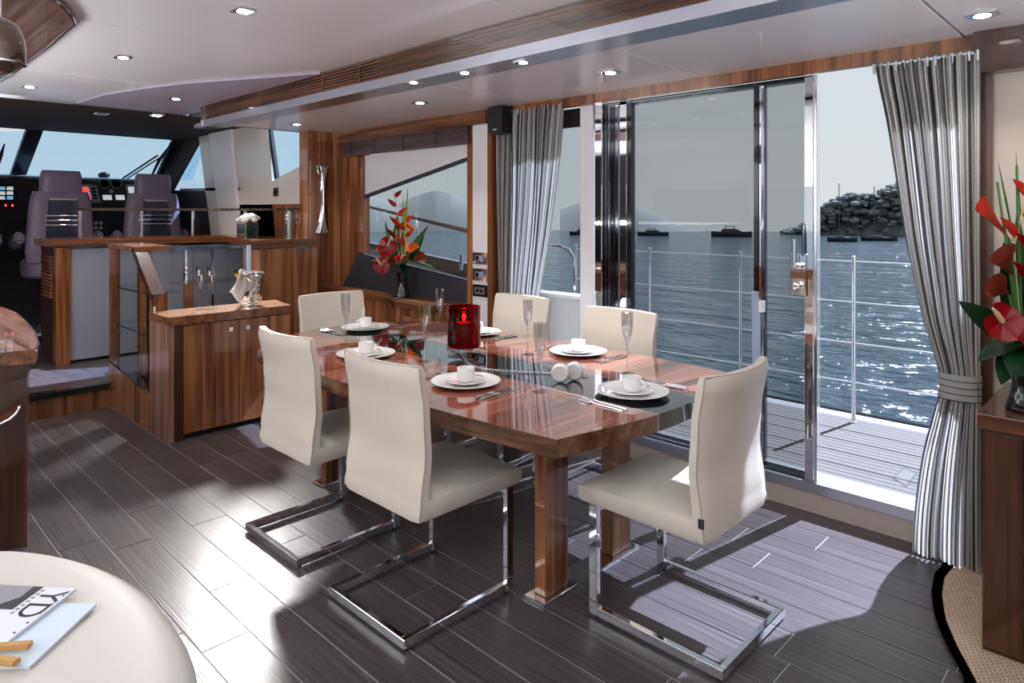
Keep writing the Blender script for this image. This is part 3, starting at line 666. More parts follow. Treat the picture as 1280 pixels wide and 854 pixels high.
# ================================================================ DINING CHAIRS
def make_chair(label, loc, rz):
    t = thing('dining_chair', label, 'chair', loc, rz, 'cream cantilever dining chairs'); hw = .228
    def xr(z):
        z = (z - .40) / .51
        P_ = [(0, .0), (.12, .008), (.42, .026), (.7, .020), (1.0, .0)]
        for (a, b), (c, d) in zip(P_, P_[1:]):
            if z <= c: f = (z - a) / (c - a); f = f * f * (3 - 2 * f); return b + (d - b) * f
        return P_[-1][1]
    tb = bmesh.new(); rings = []; nr = 20; cr_ = .009
    for i in range(nr + 1):
        z = .395 + (.915 - .395) * i / nr; g = max(0, (z - .45) / .465); c = .050 * g ** 1.2; x0_ = xr(z); th = .052 - .008 * g; w_ = hw - .004 * math.sin(g * PI)
        inset = .006 if i in (0, nr) else 0
        ring = []; nw = 14
        for k in range(nw + 1):
            u = -1 + 2 * k / nw; xx = x0_ - c * (1 - u * u); e_ = cr_ if k in (0, nw) else 0
            ring.append((xx + e_ + inset, u * (w_ - inset)))
        for k in range(nw + 1):
            u = 1 - 2 * k / nw; xx = x0_ - c * (1 - u * u) + th; e_ = cr_ if k in (0, nw) else 0
            ring.append((xx - e_ - inset, u * (w_ - inset)))
        # rounded corners: pull the end points inward slightly
        rings.append([tb.verts.new((a, b, z + (.004 if False else 0))) for a, b in ring])
    m_ = len(rings[0])
    for A, D in zip(rings, rings[1:]):
        for k in range(m_): tb.faces.new((A[k], A[(k + 1) % m_], D[(k + 1) % m_], D[k]))
    for R_ in (rings[0][::-1], rings[-1]):
        nw = 14
        R0 = rings[0] if R_ is not rings[-1] else rings[-1]
        for k in range(nw): tb.faces.new((R0[k], R0[k + 1], R0[m_ - 2 - k], R0[m_ - 1 - k]))
    bk = B(); bk._add(tb); bk = bk.out('backrest', leather, t, True)
    # piping round the rear panel
    for sg in (-1, 1):
        B().tube([(xr(z) + .010, sg * (hw - .0005), z) for z in [.40 + .0255 * i for i in range(21)]], .0022, 6).out('piping', seam, bk, True)
    zt_ = .914
    B().tube([(xr(zt_) - .050 * (1 - u * u) + .009, u * (hw - .006), zt_ + .0015) for u in [-1 + .1 * i for i in range(21)]], .0022, 6).out('piping', seam, bk, True)
    B().box(.012, .03, hw - .003, hw + .0015, .445, .475).out('tag', black_m, bk)
    # seat: cushion with soft top and rounded front
    def seatf():
        q = bmesh.new(); nx, ny = 12, 10; top = []
        for i in range(nx + 1):
            row = []
            for j in range(ny + 1):
                a, b = i / nx, -1 + 2 * j / ny; x = .040 + .465 * a; edge_ = max(abs(b) ** 8, (a ** 10))
                row.append(q.verts.new((x - .004 * (a == 1), b * hw * (1 - .012 * (abs(b) == 1)), .474 - .016 * edge_ - .010 * a ** 3 + .006 * math.sin(a * PI) * (1 - b * b))))
            top.append(row)
        for i in range(nx):
            for j in range(ny): q.faces.new((top[i][j], top[i + 1][j], top[i + 1][j + 1], top[i][j + 1]))
        rim_ = [top[i][0] for i in range(nx + 1)] + [top[nx][j] for j in range(1, ny + 1)] + [top[i][ny] for i in range(nx - 1, -1, -1)] + [top[0][j] for j in range(ny - 1, 0, -1)]
        mid = [q.verts.new((v.co.x + (.006 if v.co.x > .45 else 0), v.co.y * 1.012, .448)) for v in rim_]
        low = [q.verts.new((v.co.x + (.004 if v.co.x > .45 else 0), v.co.y * 1.008, .404)) for v in rim_]
        bot = [q.verts.new((v.co.x - (.006 if v.co.x > .45 else 0), v.co.y * .985, .393)) for v in rim_]
        K = len(rim_)
        for A, D in ((rim_, mid), (mid, low), (low, bot)):
            for k in range(K): q.faces.new((A[k], A[(k + 1) % K], D[(k + 1) % K], D[k]))
        q.faces.new(bot); return q
    s = B(); s._add(seatf()); s.out('seat', leather, t, True)
    # chrome cantilever frame: two front legs, floor frame, seat rails
    xf, xb_, tw, th = .455, -.055, .013, .034
    for sg in (-1, 1):
        ya, yb = sorted((sg * .232, sg * (.232 - .022)))
        B().box(xf - .034, xf, ya, yb, .008, .395, .002, 1).out('leg', chrome, t)
        B().box(xb_, xf - .034, ya, yb, .008, .040, .002, 1).out('floor_rail', chrome, t)
        for xx in (xb_ + .02, xf - .03): B().lathe([(0, 0), (.008, 0), (.008, .009), (0, .009)], (xx, sg * .221, 0), 12).out('glide', black_m, t)
    B().box(xb_, xb_ + .022, -.21, .21, .008, .040, .002, 1).out('rear_rail', chrome, t)
    B().box(xf - .034, xf, -.21, .21, .372, .393, .002, 1).out('seat_rail', chrome, t)
    return t
ch = make_chair('cream leather dining chair at the right head of the table, back to the sea deck', (-1.022, 2.147, 0), PI)
CG = 'cream cantilever dining chairs'
dup(ch, (-2.010, 1.385, 0), PI / 2, 'cream leather dining chair in the foreground, back turned to the camera, nearest the table leg', CG)
dup(ch, (-2.735, 1.395, 0), PI / 2, 'cream leather dining chair beside the walnut sideboard, back turned to the camera', CG)
dup(ch, (-3.86, 2.30, 0), 0, 'cream leather dining chair at the left head of the table by the walnut ledge', CG)
dup(ch, (-2.86, 3.06, 0), -PI / 2, 'cream leather dining chair on the window side in front of the striped curtain', CG)
dup(ch, (-2.085, 2.99, 0), -PI / 2, 'cream leather dining chair on the window side in front of the glass doors', CG)

# ================================================================ DINING TABLE
tx0, tx1, tyc = -3.60, -1.235, 2.140
TZ = .745
def outline(inset=0, n=22):
    """boat-shaped table top: bowed ends and slightly bowed sides, clipped corners"""
    pts = []
    cxm = (tx0 + tx1) / 2; hx = (tx1 - tx0) / 2 - inset
    def yside(x): f = (x - cxm) / hx; return .655 - inset - .085 * f * f
    def xend(y): return hx - .10 * (y / .57) ** 2
    XLC = -3.24
    raw = []
    for i in range(n + 1):
        x = XLC + (cxm + hx * .925 - XLC) * i / n; raw.append((x, -yside(x)))
    for i in range(1, 12):
        y = -.50 + 1.0 * i / 12; raw.append((cxm + xend(y), y))
    for i in range(n + 1):
        x = cxm + hx * .925 - (cxm + hx * .925 - XLC) * i / n; raw.append((x, yside(x)))
    for i in range(1, 12):
        y = .50 - 1.0 * i / 12; raw.append((tx0 + .27 * (y / .60) ** 2, y))
    return [Vector((a, b + tyc, 0)) for a, b in raw]
tb_ = thing('dining_table', 'high-gloss walnut dining table with a black glass centre strip', 'table', (0, 0, 0))
def clip(poly, ylo, yhi):
    def cut(P, y, keep):
        R = []
        for a, b in zip(P, P[1:] + P[:1]):
            ia, ib = keep(a.y, y), keep(b.y, y)
            if ia: R.append(a)
            if ia != ib: f = (y - a.y) / (b.y - a.y); R.append(a.lerp(b, f))
        return R
    if ylo is not None: poly = cut(poly, ylo, lambda v, y: v >= y)
    if yhi is not None: poly = cut(poly, yhi, lambda v, y: v <= y)
    return poly
OL = outline(); Y1, Y2 = 1.995, 2.285
def slab(poly, z0, z1, name, m, side=None):
    o = B().prism([Vector((p.x, p.y, z0)) for p in poly], (0, 0, z1 - z0)).out(name, m, tb_)
    if side:
        o.data.materials.append(side)
        for f in o.data.polygons:
            if abs(f.normal.z) < .5: f.material_index = 1
    return o
slab(clip(OL, None, Y1 - .003), TZ - .058, TZ, 'tabletop_leaf', table_wood, table_edge)
slab(clip(OL, Y2 + .003, None), TZ - .058, TZ, 'tabletop_leaf', table_wood, table_edge)
slab(clip(OL, Y1, Y2), TZ - .058, TZ, 'glass_strip', blackglass)
for yy in (Y1, Y2): slab(clip(OL, yy - .003, yy), TZ - .058, TZ + .0004, 'chrome_inlay', chrome)
slab([Vector((p.x * .985 + (tx0 + tx1) / 2 * .015, (p.y - tyc) * .97 + tyc, 0)) for p in OL], TZ - .064, TZ - .058, 'chrome_underline', chrome)
for xc in (-1.668, -3.20):
    for yy in (1.868, 2.282):
        B().box(xc - .028, xc + .028, yy, yy + .13, .012, TZ - .064, .004).out('leg', walnut, tb_)
    B().box(xc - .05, xc + .05, 1.83, 2.45, 0, .012, .003).out('base_plate', chrome, tb_)
B().box(-3.2, -1.67, 2.10, 2.18, TZ - .12, TZ - .064).out('under_rail', brushed, tb_)

# ================================================================ TABLEWARE
def lathe_obj(name, prof, m, label, cat, loc, group, n=32, closed=False):
    return tag(B().lathe(prof, (0, 0, 0), n, closed=closed).out(name, m, None, n != 14, loc), label, cat, group)
plate_prof = [(0, .0), (.085, 0), (.10, .004), (.138, .015), (.1395, .0175), (.135, .0185), (.100, .0085), (.083, .006), (0, .006)]
dish_prof = [(0, 0), (.045, 0), (.055, .003), (.082, .011), (.081, .0135), (.052, .0065), (0, .0055)]
cup_prof = [(0, .0), (.026, 0), (.030, .003), (.0345, .012), (.036, .054), (.0335, .0545), (.0315, .013), (.026, .006), (0, .006)]
fl_prof = [(0, .0), (.031, .0), (.033, .0015), (.010, .006), (.0042, .012), (.0036, .06), (.0038, .118), (.009, .135), (.019, .165), (.0245, .205), (.0255, .262), (.0245, .2625), (.0232, .205), (.0175, .167), (.008, .142), (0, .137)]
spots = [(-2.015, 1.812, 'the foreground chair', PI), (-1.455, 2.150, 'the right-hand head chair', -PI / 2), (-2.06, 2.585, 'the chair in front of the glass doors', 0),
         (-2.80, 2.60, 'the chair in front of the striped curtain', 0), (-3.39, 2.255, 'the left-hand head chair', PI / 2), (-2.755, 1.835, 'the chair beside the sideboard', PI)]
flutes = [(-2.455, 1.954), (-2.908, 2.415), (-1.73, 1.938), (-2.222, 2.401), (-1.653, 2.408), (-3.081, 1.928)]
fl_lab = ['champagne flute left of the candle holder, between the two near settings', 'champagne flute beyond the candle holder by the far settings', 'champagne flute nearest the camera beside the white shakers',
          'champagne flute in front of the striped-curtain chair', 'champagne flute behind the right-hand end plate', 'champagne flute at the left end of the table']
p0 = c0 = k0 = f0 = None
cupm = None
for i, (x, y, who, a) in enumerate(spots):
    lathe_obj('dinner_plate', plate_prof, china, 'white dinner plate in front of ' + who, 'plate', (x, y, TZ), 'white dinner plates')
    lathe_obj('saucer', dish_prof, china, 'white saucer on the plate in front of ' + who, 'saucer', (x, y, TZ + .0065), 'white saucers')
    o = thing('coffee_cup', 'white coffee cup in front of ' + who, 'cup', (x, y, TZ + .0125), [2.4, .3, 2.9, 3.2, 3.9, .9][i], 'white coffee cups')
    B().lathe(cup_prof, (0, 0, 0), 28).out('bowl', china, o, True)
    B().tube([(.033 + .019 * math.sin(PI * k / 8), 0, .044 - .032 * k / 8) for k in range(9)], .0036, 8).out('handle', china, o, True)
    sp_ = B().tube([(-.03, .052, .0), (.0, .056, .003), (.045, .05, .005)], [.0035, .002, .0028], 6)
    sp_.ball((-.038, .051, .0), .011, 1, (1.3, .8, .3))
    tag(sp_.out('teaspoon', chrome, None, True, (x, y, TZ + .0235)), 'teaspoon on the saucer in front of ' + who, 'spoon', 'teaspoons')
for i, (x, y) in enumerate(flutes):
    lathe_obj('champagne_flute', fl_prof, crystal, fl_lab[i], 'glass', (x, y, TZ), 'champagne flutes on the table', 14)
    # cut pattern ring on the bowl is part of the crystal
# cutlery
def make_fork():
    b = B(); b.tube([(0, -.10, .003), (0, -.05, .004), (0, .02, .0035), (0, .045, .006)], [.0048, .0038, .0022, .003], 8)
    b.box(-.011, .011, .045, .060, .0045, .0065, .001, 1)
    for k in range(4): b.box(-.0108 + k * .0058, -.0072 + k * .0058, .058, .098, .0045, .0062)
    return b
def make_knife():
    b = B(); b.tube([(0, -.11, .004), (0, -.06, .005), (0, -.01, .004)], [.0058, .0048, .0035], 8)
    b.prism([(-.004, -.01, .0025), (.006, -.005, .0025), (.009, .06, .0025), (.004, .105, .0025), (-.005, .09, .0025)], (0, 0, .002)); return b
fork_me = make_fork().out('fork', chrome, None, True); knife_me = make_knife().out('knife', chrome, None, True)
fmesh, kmesh = fork_me.data, knife_me.data
bpy.data.objects.remove(fork_me); bpy.data.objects.remove(knife_me)
sides = ['first', 'second']
for i, (x, y, who, a) in enumerate(spots):
    sa, ca = math.sin(a), math.cos(a)
    # a is the direction (about Z) that "away from the diner" points; cutlery lies beside the plate
    fwd = {PI: (0, 1), -PI / 2: (-1, 0), 0: (0, -1), PI / 2: (1, 0)}[a]; side = (fwd[1], -fwd[0])
    rz = math.atan2(fwd[1], fwd[0]) - PI / 2
    off = .178 if i not in (1, 4) else .185
    for me_, nm, sg in ((fmesh, 'fork', -1), (kmesh, 'knife', 1)):
        for kk, d in enumerate((0, .026)):
            o = bpy.data.objects.new(nm, me_); C.objects.link(o)
            o.location = (x + side[0] * sg * (off + d) - fwd[0] * .01, y + side[1] * sg * (off + d) - fwd[1] * .01, TZ); o.rotation_euler = (0, 0, rz + .06 * sg)
            tag(o, '%s %s beside the plate in front of %s' % (('inner', 'outer')[kk], nm, who), nm, 'table cutlery')

# candle holder
ch_ = thing('candle_holder', 'red glass hurricane candle holder on a clear foot', 'candle holder', (-2.43, 2.172, TZ))
B().lathe([(0, 0), (.080, 0), (.082, .004), (.05, .010), (.030, .014), (.028, .030), (.040, .040), (0, .040)], (0, 0, 0), 32).out('foot', crystal, ch_, True)
B().lathe([(0, .041), (.076, .041), (.079, .046), (.080, .235), (.0765, .236), (.0755, .050), (0, .047)], (0, 0, 0), 40).out('cylinder', redglass, ch_, True)
cn = thing('candle', 'lit red pillar candle inside the red glass', 'candle', (-2.43, 2.172, TZ + .0475))
B().lathe([(0, 0), (.038, 0), (.038, .108), (.034, .113), (.012, .108), (0, .107)], (0, 0, 0), 28).out('wax', wax, cn, True)
B().tube([(0, 0, .105), (0, 0, .122)], .0012, 6).out('wick', black_m, cn)
B().lathe([(0, .118), (.005, .124), (.0062, .132), (.003, .146), (0, .158)], (0, 0, 0), 12).out('flame', flame, cn, True)
cld = bpy.data.lights.new('candle_glow', 'POINT'); clo = bpy.data.objects.new('candle_glow', cld); C.objects.link(clo); clo.parent = cn; clo.location = (0, 0, .14); cld.energy = .5; cld.color = (1, .35, .12); cld.shadow_soft_size = .01

# salt and pepper discs
for (x, y, lb) in ((-1.762, 2.096, 'white disc-shaped shaker standing on edge, the nearer one'), (-1.742, 2.160, 'white disc-shaped shaker standing on edge, the one behind')):
    M = Matrix.Rotation(math.radians(-60), 4, 'Z') @ Matrix.Rotation(PI / 2, 4, 'Y')
    o = thing('shaker', lb, 'shaker', (x, y, TZ + .0385))
    B().lathe([(0, -.018), (.030, -.017), (.0365, -.010), (.038, 0), (.0365, .010), (.030, .017), (0, .014)], (0, 0, 0), 32, M).out('body', china, o, True)
    B().lathe([(0, .0146), (.027, .0168), (.028, .0172), (0, .0178)], (0, 0, 0), 28, M).out('face', mat('china_warm_grey', (.70, .66, .62), .3), o, True)  # face slightly greyer and warmer than the body
# beaded crystal garland along the black strip
gl_ = thing('bead_garland', 'wavy clear crystal bead garland lying on the black glass strip', 'garland', (0, 0, TZ))
nb_ = 60
gp = []
for k in range(nb_):
    t = k / (nb_ - 1); X = -2.62 + .88 * t; gp.append((X, 2.23 - .17 * math.sin(t * PI) + .03 * math.sin(t * 9)))
B().tube([(a, b, .0055) for a, b in gp], .0018, 6).out('wire', chrome, gl_, True)
me0 = None
for k, (a, b) in enumerate(gp):
    if me0 is None: o = B().ball((0, 0, 0), .0058, 2).out('bead', glassy, gl_, True); me0 = o.data
    else: o = bpy.data.objects.new('bead', me0); C.objects.link(o); o.parent = gl_
    o.location = (a, b, .0058)

# ================================================================ SIDEBOARD
sb = thing('sideboard', 'walnut two-door sideboard with champagne bucket on top', 'cabinet', (0, 0, 0))
SX0, SX1, SY0, SY1 = -4.79, -4.43, 1.525, 2.335
B().box(SX0, SX1 - .012, SY0, SY0 + .03, .0, .725).out('side_panel', wood('walnut_lit_end', (.20, .085, .06), (.34, .17, .125), (.46, .26, .20)), sb)  # light falling on this end is put into the paler, pinker walnut
B().box(SX1 - .05, SX1 - .012, SY0 + .03, SY0 + .085, 0, .725).out('stile', walnut_d, sb)
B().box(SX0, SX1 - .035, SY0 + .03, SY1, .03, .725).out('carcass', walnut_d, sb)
B().box(SX0 + .02, SX1 - .06, SY0 + .03, SY1 - .01, 0, .03).out('plinth', black_m, sb)
for a, b in ((SY0 + .088, 1.965), (1.969, SY1 - .005)):
    d = B().box(SX1 - .034, SX1 - .014, a, b, .035, .718, .0015, 1).out('door', walnut, sb)
    ky = 1.965 - .055 if b < 2 else 1.969 + .055
    B().box(SX1 - .014, SX1 - .004, ky - .014, ky + .014, .645, .673, .002, 1).out('knob', chrome, d)
    B().lathe([(.005, 0), (.008, 0), (.008, .002), (.005, .002)], (SX1 - .004, ky, .659), 16, Matrix.Rotation(PI / 2, 4, 'Y'), closed=True).out('knob_ring', black, d)
ptp = [(SX0, SY0 - .004), (SX1, SY0 - .004), (SX1, SY1 - .0), (SX0 - .0, SY1 + .06)]
top = B().prism([Vector((a, b, .725)) for a, b in ptp], (0, 0, .055), .002).out('worktop', walnut_x, sb)
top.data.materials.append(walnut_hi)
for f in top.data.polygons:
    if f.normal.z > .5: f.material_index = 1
# flutes and bucket on it
fl_prof_ = fl_prof; fl_prof = [(a * 1.1, b * 1.12) for a, b in fl_prof]
for x, y, lb in ((-4.665, 1.80, 'champagne flute on the sideboard, the left one'), (-4.60, 1.845, 'champagne flute on the sideboard, nearer the bucket')):
    lathe_obj('champagne_flute', fl_prof, crystal, lb, 'glass', (x, y, .78), 'champagne flutes on the sideboard', 14)
fl_prof = fl_prof_
bk = thing('ice_bucket', 'hammered steel champagne bucket on the sideboard', 'bucket', (-4.62, 2.125, .78))
B().lathe([(0, 0), (.062, 0), (.066, .004), (.082, .165), (.083, .19), (.079, .19), (.062, .010), (0, .008)], (0, 0, 0), 40).out('body', hammer, bk, True)
B().lathe([(.079, .186), (.088, .184), (.091, .190), (.088, .196), (.079, .194)], (0, 0, 0), 40, closed=True).out('rim', chrome, bk, True)
for sg in (-1, 1): B().tube([(sg * .083, -.018, .176), (sg * .105, -.012, .178), (sg * .105, .012, .178), (sg * .083, .018, .176)], .005, 8).out('handle', chrome, bk, True)
bk.scale = (1.1, 1.1, 1.2)
bt = thing('champagne_bottle', 'gold-foiled champagne bottle leaning in the bucket under a napkin', 'bottle', (-4.60, 2.135, .80))
Mb = Matrix.Rotation(math.radians(32), 4, (1.0, .25, 0))
B().lathe([(0, 0), (.035, 0), (.038, .01), (.038, .12), (.032, .155), (.015, .195), (.0135, .2), (0, .2)], (0, 0, .0), 24, Mb).out('bottle_body', bottle, bt, True)
B().lathe([(0, .195), (.0155, .195), (.0145, .262), (0, .262)], (0, 0, 0), 20, Mb).out('gold_foil', gold, bt, True)
B().lathe([(0, .262), (.0165, .262), (.0175, .272), (.012, .288), (0, .29)], (0, 0, 0), 20, Mb).out('cork', bottle, bt, True)
nk = B()
def nap(u, v):
    tip = Vector((-4.62, 2.06, 1.045)); a = u * 1.0
    top_ = Vector((-4.60, 2.035 + .10 * u, 1.035 - .10 * max(0, u - .45) ** 1.2 + .01 * math.sin(u * 9)))
    bot_ = Vector((-4.53 + .012 * math.sin(u * 15), 1.93 + .20 * u, .895 - .055 * math.sin(u * PI * 1.3) + .02 * math.sin(u * 12)))
    p = top_.lerp(bot_, v); p.x += .030 * math.sin(v * PI) + .014 * math.sin(u * 17 + v * 2); return p
nk.grid(nap, 26, 14, thick=.003); tag(nk.out('napkin', cloth, None, True), 'white linen napkin draped over the champagne bottle neck', 'napkin')

# ================================================================ STAIR CASE BALUSTRADE / GLASS VITRINE
vt = thing('glass_balustrade', 'walnut and glass display balustrade between the step and sideboard', 'balustrade', (0, 0, 0))
X0, X1 = -5.66, -4.81
B().prism([(X0, 1.52, 0), (X1, 1.52, 0), (X1, 1.52, .245), (X0, 1.52, .325)], (0, .22, 0)).out('base_panel', walnut_l, vt)
B().prism([(X0, 1.515, .325), (X1, 1.515, .245), (X1, 1.515, .249), (X0, 1.515, .329)], (0, .23, 0)).out('base_cap', chrome_d, vt)
B().box(X0, X0 + .17, 1.525, 1.55, .32, 1.165).out('post', walnut, vt)
B().box(-5.25, -5.10, 1.60, 1.625, .30, 1.165).out('post', walnut, vt)
B().box(-5.28, -5.26, 1.60, 1.62, .30, 1.165).out('steel_post', chrome_d, vt)
B().box(-4.845, -4.82, 1.525, 1.55, .25, .93).out('steel_post', chrome_d, vt)
B().box(-4.81, -4.795, 1.53, 1.64, .25, .90).out('post', walnut, vt)
for zz in (.885, .612):
    B().box(X0, X1, 1.53, 1.74, zz, zz + .008).out('shelf', glass_clear, vt)
    B().box(X0, X1, 1.528, 1.531, zz, zz + .008).out('shelf_edge', chrome_d, vt)
B().prism([(X0, 1.522, .33), (X1, 1.522, .25), (X1, 1.522, .92), (-5.10, 1.522, 1.165), (X0, 1.522, 1.165)], (0, .005, 0)).out('glass_panel', glass_clear, vt)
B().box(X0 - .02, -5.06, 1.515, 1.75, 1.165, 1.20, .004).out('top_rail', walnut_y, vt)
a_, b_ = Vector((-5.10, 1.515, 1.20)), Vector((-4.72, 1.515, .895))
B().prism([a_, b_, b_ + Vector((-.03, 0, -.03)), a_ + Vector((-.03, 0, -.035))], (0, .085, 0), .004).out('sloping_handrail', walnut_d, vt)
B().box(-4.755, -4.735, 1.53, 1.545, .78, .875).out('end_bracket', chrome, vt)
# glass screen behind the sideboard with shelves
gs = thing('glass_screen', 'glass display screen with shelf behind the sideboard', 'screen', (0, 0, 0))
B().box(-5.105, -5.10, 1.76, 2.30, .2, 1.16).out('pane', glass_clear, gs)
B().box(-5.13, -4.90, 1.76, 2.33, .925, .933).out('shelf', glass_clear, gs)
B().box(-5.13, -5.10, 1.76, 2.35, 1.16, 1.178).out('top_strip', chrome_d, gs)
B().box(-5.12, -5.09, 2.31, 2.345, 0, 1.18).out('corner_post', chrome, gs)
B().box(-5.14, -5.11, 1.865, 1.925, 0, .93).out('walnut_post', walnut, gs)
B().box(-5.14, -5.11, 1.865, 1.88, .93, 1.16).out('steel_post', chrome, gs)
B().box(-5.14, -5.12, 2.06, 2.075, 0, 1.16).out('steel_post', chrome_d, gs)

# grey lacquered companionway panels and helm counter
hp = thing('helm_counter', 'walnut helm counter with grey lacquer doors beneath', 'counter', (0, 0, 0))
XC = -6.55
B().box(XC - .06, XC - .02, 1.47, 3.0, .174, 1.13).out('backing', black_m, hp)
for a, b in ((1.475, 1.845), (1.85, 2.10), (2.105, 2.46), (2.465, 2.99)):
    B().box(XC - .02, XC, a, b, .20, 1.128, .002, 1).out('grey_door', greyp, hp)
B().box(XC - .07, XC + .02, 1.37, 1.472, .174, 1.14).out('post', walnut, hp)
B().box(XC - .50, XC - .07, 1.37, 1.41, .174, 1.14).out('end_panel', walnut_d, hp)
for k in range(12): B().box(XC - .45, XC - .12, 1.362, 1.371, .72 + k * .030, .738 + k * .030).out('vent_slat', walnut, hp)
cpoly = [(XC - .42, 1.30), (XC + .03, 1.34), (XC + .03, 2.72), (-5.17, 2.40), (-5.17, 2.98), (-5.50, 2.98), (-6.9, 2.98), (-6.97, 1.30)]
ctp = B().prism([Vector((a, b, 1.150)) for a, b in cpoly], (0, 0, .062), .003).out('counter_top', walnut_y, hp)
B().prism([Vector((a, b, 1.138)) for a, b in [(XC - .3, 1.36), (XC + .01, 1.36), (XC + .01, 2.73), (-5.19, 2.42), (-5.19, 2.9), (-6.85, 2.9)]], (0, 0, .011)).out('chrome_strip', chrome_d, hp)
B().box(-5.50, -5.19, 2.47, 2.975, 0, 1.138).out('side_cabinet', walnut_l, hp)
# side return panel joins the bulkhead
# glass guard on the counter
gg = thing('glass_guard_rail', 'dark marbled rail on clear glass uprights along the helm counter', 'railing', (0, 0, 1.212))
mar = wood('marbled_rail', (.01, .008, .007), (.06, .045, .035), (.32, .24, .17), axis='y', rough=.15, scale=2.5)
g0, g1, g2 = Vector((-6.62, 1.52, 0)), Vector((-6.60, 2.55, 0)), Vector((-5.45, 2.93, 0))
for a, b, n0 in ((g0, g1, 'handrail'), (g1, g2, 'handrail')):
    d = (b - a).normalized(); nn = Vector((-d.y, d.x, 0)) * .018
    B().prism([a - nn + Vector((0, 0, .235)), b - nn + Vector((0, 0, .235)), b + nn + Vector((0, 0, .235)), a + nn + Vector((0, 0, .235))], (0, 0, .024), .003).out(n0, mar, gg)
for f, (a, b) in ((.06, (g0, g1)), (.52, (g0, g1)), (.95, (g0, g1)), (.5, (g1, g2)), (.93, (g1, g2))):
    p = a.lerp(b, f); B().box(p.x - .012, p.x + .012, p.y - .035, p.y - .01, 0, .235).out('upright', chrome, gg); B().box(p.x - .006, p.x + .006, p.y - .005, p.y + .045, 0, .235).out('glass_fin', glass_clear, gg)
# white flowers in black cube
fb = thing('flower_cube', 'white chrysanthemums in a mirrored black cube vase on the helm counter', 'flowers', (0, 0, 0))
q = Px(312, 287, -5.75); fb.location = (-5.75, q.y, 1.2125); fb.scale = (1.25, 1.25, 1.15)
B().prism([(-.045, -.045, 0), (.045, -.045, 0), (.045, .045, 0), (-.045, .045, 0)], (0, 0, .12), .003).out('cube_vase', black, fb)
B().box(-.062, -.05, -.062, .062, 0, .125).out('mirror_panel', chrome, fb)
B().box(-.062, .062, -.062, -.05, 0, .125).out('mirror_panel', chrome, fb)
rq = random.Random(3); wfl = mat('white_petals', (.85, .84, .78), .6); fm = None
for k in range(34):
    a, rr2 = rq.uniform(0, 2 * PI), .072 * math.sqrt(rq.random())
    if fm is None: o = B().ball((0, 0, 0), .022, 2, (1, 1, .8)).out('bloom', wfl, fb); fm = o.data
    else: o = bpy.data.objects.new('bloom', fm); C.objects.link(o); o.parent = fb
    o.location = (rr2 * math.cos(a), rr2 * math.sin(a), .135 + .035 * (1 - (rr2 / .065) ** 2))

# ================================================================ HELM
# header above windscreen
hd = sthing('wall_front', 'dark header and windscreen frame at the helm', 'wall')
hp0, hp1 = Vector((-6.27, 0, 2.29)), Vector((-8.25, 0, 2.27))
B().prism([(-6.24, -1.7, 2.41), (-6.24, -1.7, 2.285), (-8.25, -1.7, 2.268), (-8.25, -1.7, 2.41)], (0, 4.85, 0)).out('header', helm_brown, hd)
wp0 = Vector((-8.95, 0, 1.83)); wp1 = Vector((-8.25, 0, 2.27)); wd = (wp1 - wp0).normalized(); wn_ = Vector((-wd.z, 0, wd.x))
def W(u, v): return Pp(u, v, wp0, wn_)
def wpoly(pix, th, m, name, par): return B().prism([W(*p) for p in pix], wn_ * th).out(name, m, par)
ws = sthing('window_3', 'raked blue-tinted windscreen at the helm', 'window')
wpoly([(-60, 225), (-30, 164), (262, 164), (240, 225)], -.01, glass_helm, 'pane', ws)
wpoly([(12, 224), (31, 224), (54, 164), (33, 164)], .05, helm_dark, 'mullion', ws)
wpoly([(194, 226), (214, 226), (247, 176), (258, 163), (222, 163)], .05, helm_brown, 'pillar', ws)
wpoly([(196, 226), (200, 226), (227, 166), (223, 166)], .07, chrome_d, 'pillar_edge', ws)
# side window forward of the white column
YS = 3.02
B().prism([Py(206, 262, YS), Py(250, 162, YS), Py(300, 162, YS), Py(300, 262, YS)], (0, .01, 0)).out('pane', glass_helm, ws)
B().prism([Py(226, 176, YS - .03), Py(240, 150, YS - .03), Py(262, 150, YS - .03), Py(252, 168, YS - .03), Py(222, 222, YS - .03), Py(214, 238, YS - .03), Py(204, 238, YS - .03)], (0, .04, 0)).out('pillar', helm_brown, ws)
B().prism([Py(205, 238, YS - .04), Py(300, 238, YS - .04), Py(300, 300, YS - .04), Py(205, 300, YS - .04)], (0, .06, 0)).out('lower_panel', helm_dark, ws)
B().prism([Py(225, 236, YS - .05), Py(300, 234, YS - .05), Py(300, 238, YS - .05), Py(225, 239, YS - .05)], (0, .05, 0)).out('sill', brushed, ws)
# white raked column and side panel aft of it
YC = 2.97
col = sthing('trim_2', 'raked white column beside the helm side window', 'column')
B().prism([Py(245, 150, YC), Py(332, 150, YC), Py(345, 300, YC), Py(264, 300, YC)], (0, .06, 0), .012).out('column_face', mat('cream_panel', (.72, .66, .61), .3, coat=.3), col)
B().prism([Py(258, 150, YC - .03), Py(287, 150, YC - .03), Py(300, 300, YC - .03), Py(276, 300, YC - .03)], (0, .04, 0), .012).out('column_rib', white, col)
B().prism([Py(333, 150, YC + .02), Py(336, 150, YC + .02), Py(346, 224, YC + .02), Py(343, 224, YC + .02)], (0, .03, 0)).out('column_edge', black_m, col)
w4 = sthing('window_4', 'small side window above the white switch panel', 'window')
B().prism([Py(330, 150, YC + .05), Py(385, 150, YC + .05), Py(385, 260, YC + .05), Py(330, 260, YC + .05)], (0, .006, 0)).out('pane', glass_helm, w4)
B().prism([Py(335, 229, YC + .01), Py(374, 208, YC + .01), Py(374, 256, YC + .01), Py(335, 256, YC + .01)], (0, .04, 0), .003).out('side_panel', mat('cream_panel'), w4)
